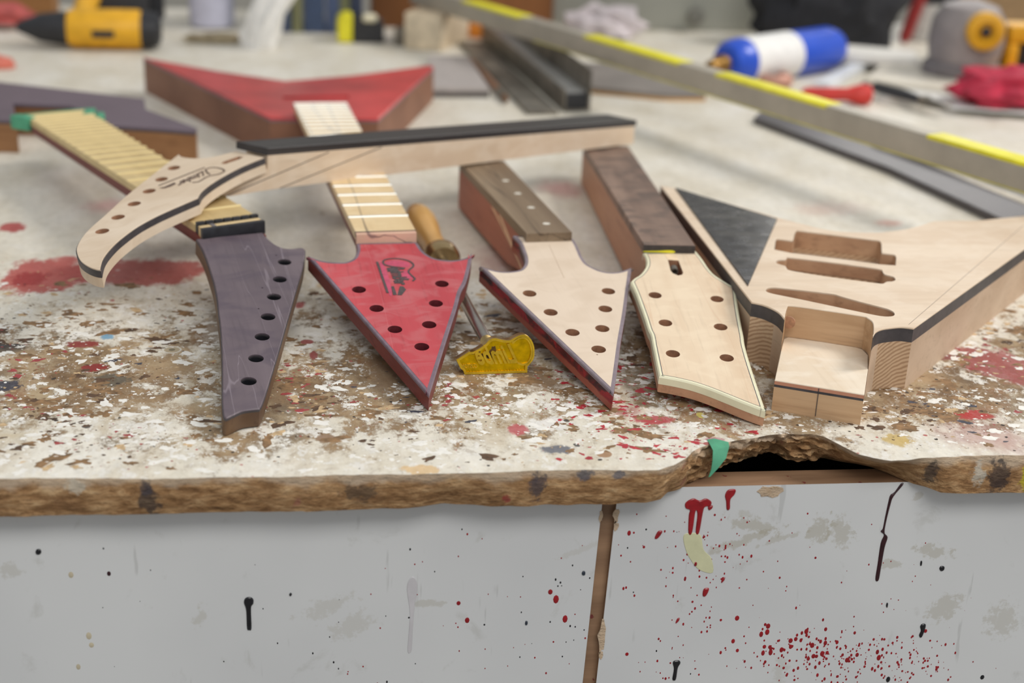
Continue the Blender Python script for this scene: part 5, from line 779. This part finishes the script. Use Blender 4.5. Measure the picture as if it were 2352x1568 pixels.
# heel block with the neck pocket floor
tg = D['tongue']; fl_ = [(.2896, .8186), (.3411, .7935)]
nt = B['top']
tng = [tg[0], tg[1], nt[11][:2], nt[10][:2], nt[9][:2], nt[8][:2], nt[7][:2], nt[6][:2], nt[5][:2], nt[4][:2]]
tc = inset(tng, .0002)
heel = plate('heel_block', ID, tc, 0, .0166, HEELW, g); plate('heel_line', ID, tc, .0166, .0183, BLACK, g); plate('heel_strip', ID, tc, .0183, .0206, PINKW, g); plate('pocket_floor', ID, tc, .0206, .0213, MAPLE, g, (), .0003)
mid0 = (Vector(tg[0][:2])+Vector(tg[1][:2]))/2; dr = (Vector(tg[1][:2])-Vector(tg[0][:2])).normalized(); nrm = Vector((dr.y, -dr.x))
c0 = mid0+nrm*.0001
box('center_mark', at(c0.x, c0.y, 0, math.atan2(dr.y, dr.x)), (-.0002, .0002, -.0002, .0002, .001, .0205), BLACK, heel, 0)
# pocket walls
pw = [nt[4][:2]]+[q[:2] for q in nt[5:11]]+[nt[11][:2]]; pw = spline([tuple(q) for q in pw], 6)
cen = Vector((.335, .855)); bm = bmesh.new()
r1 = [bm.verts.new((p[0]+(cen.x-p[0])*.004, p[1]+(cen.y-p[1])*.006, .0213)) for p in pw]; r2 = [bm.verts.new((p[0]+(cen.x-p[0])*.004, p[1]+(cen.y-p[1])*.006, zt-.0006)) for p in pw]
for i in range(len(pw)-1): bm.faces.new((r1[i], r1[i+1], r2[i+1], r2[i]))
obj('pocket_wall', bm, HEELW, g)
lathe('drilled_notch', at(.3190, .8868, .0352, -.35) @ Matrix.Rotation(-math.pi/2, 4, 'Z'), [(0, .0046), (.0012, .0044), (.0016, .001)], HOLEW, g, 20)
# ---- neck lying across the others
g = thing('crossing_neck', 'pale maple guitar neck with black fingerboard lying across the other necks', 'guitar neck', (.1, 1.2, .05))
AM = frame(D['a_side']['f']); wA = .0335
prof = [(0, 0), (.0011, .0212), (.4259, .0283), (.4262, .0170), (.470, .0095), (.488, .0068), (.482, .0045), (.4615, -.0019), (.437, -.0009), (.414, -.0004)]
sh = plate('neck_blank', AM, prof, -wA, 0, MAPLE_X, g, (), 0)
for q in (D['a_side']['l1'], D['a_side']['l2']): obj('glue_line', strip_bm([t[:2] for t in q], .0007, 0, .00012), plain('dark_glue', (82, 70, 64), .6), sh, AM)
BM_ = frame(D['a_board']['f']); q = D['a_board']['p']
plate('fingerboard', BM_, [(0, 0), (.4275, 0), (.4385, .0309), (.0086, .0342)], -.0058, 0, EBONY, g, (), .0003)
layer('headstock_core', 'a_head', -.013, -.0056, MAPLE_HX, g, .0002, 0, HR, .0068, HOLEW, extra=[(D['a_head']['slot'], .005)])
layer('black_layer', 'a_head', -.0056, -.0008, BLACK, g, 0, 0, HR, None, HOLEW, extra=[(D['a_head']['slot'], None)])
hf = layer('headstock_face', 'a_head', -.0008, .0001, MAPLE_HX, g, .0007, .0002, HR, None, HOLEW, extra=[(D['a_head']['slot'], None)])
HM = frame(D['a_head']['f']); lg = D['a_logo']
b = strip_bm(spline([q[:2] for q in lg['outline']], 5), .0014, 0, .0003); strip_bm([q[:2] for q in lg['bar']], .0014, 0, .0003, b); plate_bm([q[:2] for q in lg['tail']], 0, .0003, bm=b)
text_bm('Limber', *[q[:2] for q in lg['txt']], 0, .0003, bm=b); obj('burnt_logo', b, INK_M, hf, HM @ Matrix.Translation((0, 0, .0001)), 'burnt-in lettered logo with a guitar outline')
# ---- branding iron
g = thing('branding_iron', 'branding iron with brass guitar-shaped head, steel shaft and wooden handle', 'branding iron', (.1, 1.0, 0))
IM = frame(D['iron']['f']); o = smooth(D['iron']['p'], 6)
hd = plate('brass_head', IM, o, -.0085, -.0004, BRASS_L, g, (), .0004)
plate('stamp_face', IM, inset(o, .0006), -.0008, 0, BRASS, hd)
b = strip_bm(spline([q[:2] for q in D['iron']['rim']], 5), .0014, 0, .0014)
out_in = inset(o, .0007); b2 = plate_bm(o, 0, .0014, [(inset(o, .0016), None)]); me = bpy.data.meshes.new('t'); b2.to_mesh(me); b2.free(); b.from_mesh(me); bpy.data.meshes.remove(me)
obj('raised_rim', b, BRASS_T, hd, IM)
q = [t[:2] for t in D['iron']['txt']]; obj('raised_letters', text_bm('Limbe', *q, 0, .0019, .25), BRASS_T, hd, IM)
for cx_, cy_, sx_, sy_, sd in ((.0135, .0125, .0035, .0028, 31), (.0195, .0150, .0030, .0040, 32), (.0065, .0150, .0045, .0016, 33), (.0165, .0115, .0025, .0018, 34)): plate('charred_patch', IM, chipflake((cx_, cy_), 16, sx_, sy_, sd), -.0001, .00015, BRASS_D, hd)
q = [t[:2] for t in D['iron']['cust']]; obj('raised_small_letters', text_bm('CUSTOM', *q, 0, .0012, 0), BRASS_T, hd, IM)
q = D['iron']['base']; b = bmesh.new()
for i in range(46):
    x = q[0][0]+(q[1][0]-q[0][0])*(i+.5)/46; box_bm(x-.00022, x+.00022, .0002, .0020+.0007*math.sin(i*2.7), 0, .0008, bm=b)
obj('raised_base_marks', b, BRASS, hd, IM, kind='stuff')
r0, r1, r2 = [Vector(p) for p in D['rod']]
dirr = (r1-r0).normalized(); A0 = along(r0, r1); Ls = (r1-r0).length
lathe('shaft', A0, [(-.006, .0042), (Ls*.98, .0042)], STEEL, g, 24)
H0 = along(r1, r2); Lh = (r2-r1).length
lathe('ferrule', H0, [(-.012, .0045), (-.012, .0125), (-.006, .0150), (.002, .0150), (.006, .0138)], plain('brass_ferrule', (176, 150, 108), .25, .9), g, 28)
lathe('handle', H0, [(.004, .0120), (.012, .0118), (.03, .0098), (.05, .0100), (.075, .0125), (.10, .0138), (.118, .0122), (.126, .007), (.128, .001)], HANDLE, g, 28)
# ------------------------------------------------------------------ things further back on the bench
# straightedge with yellow painted stretches, resting on a timber offcut
g = thing('straightedge', 'long dull aluminium straightedge with yellow stripes along its top edge', 'straightedge', (.44, 1.67, .054))
LM = along(*D['level']); LL = (Vector(D['level'][1])-Vector(D['level'][0])).length
obj('bar', box_bm(0, LL, -.011, .011, 0, .0268, .001), ALU, g, LM)
for a, b_ in D['level_seg']: obj('yellow_stripe', box_bm(a, min(b_, LL-.01), -.0113, .0113, .0235, .0274, .0006), YEL, g, LM)
obj('yellow_lower_line', box_bm(.35, LL-.01, -.0113, -.0109, .0006, .0022), plain('faded_yellow', (196, 186, 96), .5), g, LM)
g = thing('timber_offcut', 'pale square timber offcut with rough end under the straightedge', 'timber', (.17, 2.15, 0))
M = at(.17, 2.16, 0, -.42); box('offcut', M, (-.028, .03, -.055, .075, 0, .0535), PLYW, g, .002)
box('end_face', M, (-.027, .029, -.0562, -.0548, .001, .0525), plain('end_grain', (206, 190, 164), .7, var=.12, scale=60), g, .0003)
box('dark_bracket', M, (-.05, -.0285, -.04, .07, 0, .026), STEEL_D, g, .002)
_e = Vector(D['level'][1]); _s = Vector(D['level'][0]); _q = _e+(_s-_e).normalized()*.05
box('timber_support', at(_q.x, _q.y, 0, .42), (-.02, .02, -.03, .03, 0, .0535), PLYW, None, .002, label='small timber block propping the near end of the straightedge', cat='timber')
g = thing('utility_knife', 'orange utility knife lying beside the timber offcut under the straightedge', 'knife', (.25, 2.24, 0))
KM = at(.252, 2.225, 0, -.35); box('grip', KM, (-.03, .035, -.009, .009, 0, .020), ORANGE, g, .004); box('blade', KM, (.033, .055, -.001, .001, .006, .016), STEEL, g, .0002); box('slider', KM, (-.005, .008, -.004, .004, .019, .0225), BLKP, g, .001)
# steel channel with a black end plug
g = thing('steel_channel', 'weathered grey steel channel with one tall wall and a black end plug', 'channel', (.29, 1.95, 0))
CM = along((.311, 1.705, 0), (.262, 2.20, 0))
b = bmesh.new(); L_ = .497
obj('base_web', box_bm(0, L_, -.017, .017, 0, .003, .0005), STEEL_D, g, CM); obj('tall_wall', box_bm(0, L_, -.017, -.014, .003, .052, .0006), STEEL_D, g, CM); obj('low_wall', box_bm(0, L_, .014, .017, .003, .027, .0006), STEEL_D, g, CM)
obj('end_plug', box_bm(.001, .012, -.0139, .0139, .0031, .021, .001), BLKP, g, CM); obj('inner_rail', box_bm(.012, L_, -.0139, .0139, .018, .0235, .001), plain('bright_rail', (186, 184, 180), .4, .5), g, CM)
obj('flat_bar', box_bm(0, .48, -.019, .019, 0, .005, .0008), STEEL_D, None, along((.266, 1.685, 0), (.226, 2.15, 0)), 'flat dark steel bar lying left of the steel channel', 'steel bar')
g = thing('paint_brush', 'thin wooden brush with dark tip lying left of the flat steel bar', 'brush', (.22, 1.87, 0))
BM2 = along((.229, 1.738, .0055), (.211, 2.02, .0055)); lathe('brush_handle', BM2, [(.06, .0025), (.08, .0042), (.16, .0050), (.26, .003), (.283, .002)], plain('worn_brown_wood', (150, 110, 84), .6), g, 12)
lathe('brush_ferrule', BM2, [(.025, .0042), (.062, .0042)], STEEL_D, g, 12); lathe('bristles', BM2, [(0, .0012), (.008, .0035), (.026, .004)], plain('brown_bristles', (112, 78, 50), .8), g, 12)
g = thing('grey_slab', 'smooth grey slab with dark front edge behind the red guitar body', 'slab', (.175, 1.87, 0))
plate('slab_top', ID, [(.135, 1.776), (.211, 1.780), (.205, 2.0), (.150, 2.0)], .008, .013, plain('pale_grey_board', (176, 168, 164), .4, var=.04), g, (), .0006); plate('slab_base', ID, [(.135, 1.776), (.211, 1.780), (.205, 2.0), (.150, 2.0)], 0, .008, SLATE, g)
g = thing('dark_sheet', 'dark flat sheet with bare wood edge right of the steel channel', 'sheet', (.42, 1.87, 0))
plate('sheet_face', ID, [(.350, 1.815), (.440, 1.775), (.492, 1.778), (.50, 1.9), (.40, 1.99), (.352, 1.98)], .004, .009, plain('dusty_dark_face', (132, 124, 118), .45, var=.08, scale=14), g, (), .0005); plate('sheet_core', ID, [(.350, 1.815), (.440, 1.775), (.492, 1.778), (.50, 1.9), (.40, 1.99), (.352, 1.98)], 0, .004, HANDLE, g)
plate('dark_strip', ID, [(.520, 1.652), (.545, 1.700), (.590, 1.665), (.655, 1.42), (.705, 1.19), (.650, 1.175), (.600, 1.42)], 0, .008, plain('dark_grey_strip', (86, 82, 84), .45, var=.1, scale=10), None, (), .0008, label='long dark grey strip lying in front of the straightedge', cat='strip')
obj('white_strip', box_bm(0, .33, -.010, .010, 0, .007, .001), WHITE, None, along((.630, 1.525, .0082), (.735, 1.21, .0082)), 'narrow white strip lying between the dark strip and the straightedge', 'strip')
# torch cylinder
g = thing('gas_cylinder', 'blue gas torch cylinder with white label lying on its side', 'gas cylinder', (.64, 1.95, 0))
TM = along((.540, 1.872, .0315), (.745, 2.018, .0315)); LT = .252
lathe('cylinder', TM, [(0, .010), (.004, .024), (.014, .0305), (.03, .032), (LT-.022, .032), (LT-.006, .027), (LT, .018), (LT, .001)], BLUE, g, 36)
lathe('paper_label', TM, [(.036, .0321), (.036, .0325), (.138, .0325), (.138, .0321)], WHITE, g, 36)
lathe('brass_valve', TM, [(-.032, .005), (-.030, .008), (-.014, .009), (-.012, .013), (0, .013)], plain('dull_brass', (170, 130, 70), .4, .8), g, 16)
b = bmesh.new(); N1, N2 = 28, 10
rings = [[((.021+.007*math.cos(2*math.pi*j/N2))*math.cos(2*math.pi*i/N1), (.021+.007*math.cos(2*math.pi*j/N2))*math.sin(2*math.pi*i/N1), .009+.009*math.sin(2*math.pi*j/N2)) for j in range(N2)] for i in range(N1)]
b = ring_bm(rings+[rings[0]], caps=False); bmesh.ops.remove_doubles(b, verts=b.verts, dist=1e-6)
obj('tape_roll', b, COPPER, None, at(.615, 1.888, 0), 'dusty pink tape roll lying in front of the gas cylinder', 'tape roll')
obj('white_stick', box_bm(0, .275, -.011, .011, 0, .012, .002), plain('pale_grey_stick', (214, 216, 218), .5), None, along((.672, 1.850, .0), (.822, 2.065, .0)), 'pale flat stick leaning beside the blue gas cylinder', 'stick')
g = thing('screwdriver', 'screwdriver with glossy red handle behind the straightedge', 'screwdriver', (.66, 1.78, 0))
SM = along((.712, 1.766, .0145), (.600, 1.786, .0095)); lathe('handle', SM, [(0, .004), (.003, .012), (.014, .0142), (.026, .011), (.034, .0085), (.085, .0092), (.092, .006)], REDPL, g, 20); lathe('blade', SM, [(.09, .003), (.19, .003), (.20, .002)], STEEL, g, 12)
for k, (pts, z0, z1, lb) in enumerate((([(.730, 1.79), (.90, 1.72), (1.02, 1.90), (.86, 2.06)], 0, .007, 'largest white board under the papers at the right'), ([(.745, 1.88), (.86, 1.80), (.95, 1.93), (.83, 2.03)], .0072, .013, 'middle cream sheet stacked on the white board'), ([(.80, 1.72), (.98, 1.66), (1.05, 1.74), (.86, 1.80)], .0072, .010, 'white paper sheet nearest the crimson cloth'), ([(.76, 2.00), (.86, 1.97), (.88, 2.05), (.79, 2.09)], .0132, .024, 'small white pad on top of the paper stack'))):
    plate('paper_sheet', ID, pts, z0, z1, plain('off_white_sheet_%d' % k, ((222, 220, 214), (216, 208, 192), (230, 230, 228), (226, 222, 214))[k], .6, var=.03), None, (), .0004, label=lb, cat='paper', group='white sheets at the right')
g = thing('pliers', 'dark pliers lying on the white board behind the straightedge', 'pliers', (.77, 1.76, .007))
for s_, nm in ((-.008, 'handle'), (.008, 'handle')):
    obj(nm, tube_bm(spline([(.735+s_, 1.838, .013), (.752+s_*1.6, 1.79, .013), (.770, 1.735, .013)], 5), .0045, 8), BLKP, g)
lathe('pivot', at(.770, 1.735, .0135, 0, 0, math.pi/2), [(-.006, .008), (.006, .008)], STEEL_D, g, 14); obj('jaw', tube_bm([(.770, 1.735, .013), (.778, 1.710, .013), (.783, 1.692, .012)], [.007, .005, .002], 8), STEEL_D, g)
# router / sander
g = thing('power_tool', 'grey and yellow power tool with round yellow cap at the right', 'power tool', (.90, 1.93, 0))
ZM = lambda x, y, z: at(x, y, z) @ Matrix.Rotation(-math.pi/2, 4, 'Y')
lathe('base', ZM(.905, 1.93, .010), [(0, .052), (.004, .056), (.016, .056), (.022, .050)], GRYP, g, 32)
lathe('housing', ZM(.905, 1.93, .030), [(0, .048), (.03, .053), (.06, .05), (.078, .038), (.086, .012)], plain('dusty_housing', (142, 134, 132), .5, var=.1, scale=30), g, 32)
CP = at(.905, 1.878, .082, -.25) @ Matrix.Rotation(-math.pi/2, 4, 'Z')
lathe('yellow_cap', CP, [(-.02, .024), (.008, .026), (.014, .024), (.016, .014), (.010, .009), (.010, .001)], YELP, g, 28); lathe('cap_bolt', CP, [(.009, .007), (.0145, .007), (.016, .004)], BLKP, g, 12)
for nm, d, mt in (('yellow_frame', (.955, 1.03, 1.90, 1.95, .062, .086), YELP), ('frame_post', (.955, .972, 1.90, 1.94, .02, .062), YELP), ('motor_block', (.97, 1.05, 1.92, 1.98, .018, .062), BLKP), ('yellow_foot', (.915, 1.02, 1.868, 1.90, .012, .03), YELP)): box(nm, ID, d, mt, g, .004)
obj('crimson_cloth', blob_bm(.066, .050, .028, 3, .4), CLOTH_R, None, at(.885, 1.745, .0104), 'crumpled crimson cloth in front of the yellow power tool', 'cloth')
obj('pink_cloth', blob_bm(.045, .035, .05, 8, .45), CLOTH_P, None, at(1.0, 1.80, .0102), 'crumpled pink cloth bunched on the crimson cloth', 'cloth')
# left: drill, tape measure, tissue
g = thing('cordless_drill', 'yellow cordless drill with black chuck lying on its side', 'drill', (-.33, 2.08, 0))
DM = at(-.42, 2.075, .028)
lathe('chuck', DM, [(0, .006), (.012, .011), (.030, .019), (.055, .0225), (.070, .0235)], BLKP, g, 24); lathe('motor_housing', DM, [(.070, .0245), (.080, .0272), (.165, .0275), (.170, .0255)], YELP, g, 28); lathe('rear_cap', DM, [(.170, .0255), (.176, .026), (.192, .024), (.196, .016), (.196, .001)], BLKP, g, 24)
box('name_plate', DM, (.105, .135, -.0284, -.026, -.008, .002), BLKP, g, .0006); lathe('drill_bit', DM, [(-.045, .001), (-.04, .0028), (.002, .0028)], STEEL_D, g, 10)
obj('handle', tube_bm(spline([(-.335, 2.09, .03), (-.338, 2.15, .045), (-.340, 2.22, .052)], 5), .016, 14), YELP, g); box('battery', at(-.30, 2.25, .0, .1), (-.06, .04, -.025, .03, 0, .062), BLKP, g, .006)
box('wooden_crate', at(-.55, 2.36, 0, .02), (-.18, .135, -.03, .03, 0, .12), wood('orange_brown_crate', (170, 124, 76), (142, 98, 56), 'x', 10, 90, 1, .6, .3), None, .002, label='low brown wooden crate at the back left behind the drill', cat='crate')
obj('red_rag', blob_bm(.045, .03, .022, 5, .35), plain('dull_red_rag', (176, 84, 80), .8, var=.12), None, at(-.475, 2.235, 0), 'dull red rag lying left of the drill handle', 'rag')
obj('coral_scrap', blob_bm(.022, .016, .010, 6, .3, 2), plain('coral_scrap', (206, 112, 94), .7, var=.08), None, at(-.418, 1.925, 0), 'small coral scrap at the left end of the bench', 'scrap')
g = thing('tape_measure', 'yellow and black tape measure standing at the back of the bench', 'tape measure', (.06, 2.17, 0))
QM = at(.059, 2.175, 0, .05)
plate('case', QM @ Matrix.Rotation(math.pi/2, 4, 'X'), smooth([(-.013, .001, 1), (.034, .001, 1), (.034, .026), (.028, .036), (.010, .039), (-.013, .037, 1)], 5), -.018, .018, BLKP, g, (), .002); plate('yellow_side', QM @ Matrix.Rotation(math.pi/2, 4, 'X'), smooth([(-.034, .001, 1), (-.0132, .001, 1), (-.0132, .042, 1), (-.026, .041), (-.034, .032)], 5), -.019, .019, YEL, g, (), .002)
box('blade_tip', QM, (.034, .038, -.008, .008, .002, .006), STEEL, g, .0005)
for x_, lb in ((.008, 'thumb_lock'),): lathe(lb, QM @ at(x_, -.0165, .0375), [(-.006, .004), (-.003, .0065), (.012, .0065), (.015, .004)], plain('cream_lock', (214, 206, 178), .5), g, 14)
b = blob_bm(.024, .020, .085, 12, .5)
for v in b.verts: v.co.x += .42*max(0, v.co.z-.02)
obj('paper_tissue', b, WHITE, None, at(-.088, 2.105, 0), 'crumpled white paper tissue standing upright at the back', 'tissue')
obj('beige_rag', blob_bm(.040, .014, .009, 14, .4), plain('beige_rag', (150, 136, 110), .85, var=.1), None, at(-.155, 2.14, 0), 'thin beige rag lying in front of the white tub', 'rag')
lathe('white_tub', ZM(-.168, 2.285, 0), [(0, .028), (.004, .034), (.13, .037), (.132, .034), (.01, .031), (.01, .001)], LAV, None, 32, label='pale lavender plastic tub at the back of the bench', cat='tub')
lathe('black_bottle', ZM(-.262, 2.355, 0), [(0, .010), (.002, .0155), (.12, .0155), (.14, .007), (.15, .007), (.15, .001)], BLKP, None, 24, label='slim black bottle left of the pale tub', cat='bottle')
cols = [((70, 84, 112), 'slate blue'), ((126, 126, 92), 'olive green'), ((62, 78, 108), 'dark blue'), ((74, 88, 120), 'dusty blue'), ((118, 120, 86), 'moss green'), ((58, 66, 88), 'navy blue')]
wx = [.030, .018, .034, .022, .016, .020]; x0 = -.075
for (c, nm), w in zip(cols, wx):
    b = box_bm(x0+.001, x0+w-.001, 0, .10, 0, .155, .002); gg = thing('box_file', '%s box file standing in the row behind the tape measure' % nm, 'box file', (x0+w/2, 2.29, 0), 'box files at the back of the bench')
    obj('cover', b, plain(nm.replace(' ', '_')+'_card', c, .6, var=.06), gg, at(0, 2.24, 0)); obj('spine_hole', lathe_bm([(0, .005), (.001, .005)], 14), BLKP, gg, at(x0+w/2, 2.2402, .10) @ Matrix.Rotation(-math.pi/2, 4, 'Z')); x0 += w
g = thing('wooden_box', 'brown wooden box standing behind the timber offcut and straightedge', 'box', (.22, 2.36, 0))
box('front_board', ID, (.082, .372, 2.310, 2.322, 0, .2), BROWNB, g, .001); box('back_board', ID, (.082, .372, 2.43, 2.442, 0, .2), BROWNB, g, .001)
for x_ in (.082, .360): box('side_board', ID, (x_, x_+.012, 2.322, 2.43, 0, .2), BROWNB, g, .001)
g = thing('grey_cabinet', 'grey-green metal cabinet with a round dark knob at the back', 'cabinet', (.6, 2.4, 0))
box('case', ID, (.375, .86, 2.33, 2.45, 0, .3), GREYC, g, .006); lathe('knob', at(.612, 2.33, .027) @ Matrix.Rotation(-math.pi/2, 4, 'Z'), [(0, .010), (.008, .010), (.012, .014), (.02, .013), (.022, .001)], plain('grey_knob', (112, 110, 102), .5), g, 20)
obj('pale_rag', blob_bm(.055, .028, .03, 21, .5), CLOTH_W, None, at(.445, 2.265, 0), 'crumpled pale rag behind the straightedge before the grey cabinet', 'rag')
b = blob_bm(.115, .06, .11, 30, .22, 4)
obj('black_bag', b, BAGF, None, at(.80, 2.215, 0), 'soft black bag slumped against the grey cabinet', 'bag')
g = thing('white_canister', 'white canister with broad black band behind the power tool', 'canister', (1.01, 2.30, 0))
lathe('canister', ZM(1.01, 2.30, 0), [(0, .036), (.003, .040), (.16, .040), (.16, .001)], plain('white_tin', (206, 204, 198), .5), g, 28); lathe('black_band', ZM(1.01, 2.30, 0), [(.062, .0401), (.062, .0406), (.088, .0406), (.088, .0401)], BLKP, g, 28)
lathe('red_marker', at(.952, 2.262, 0) @ Matrix.Rotation(math.radians(-76), 4, 'Y'), [(0, .004), (.01, .010), (.12, .011), (.122, .001)], plain('red_marker_plastic', (150, 40, 40), .5), None, 16, label='red marker pen standing between the bag and white canister', cat='marker')
box('cardboard_box', at(1.22, 2.33, 0, -.05), (-.16, .2, -.04, .08, 0, .2), CARD, None, .002, label='brown cardboard box at the back right corner of the bench', cat='box')
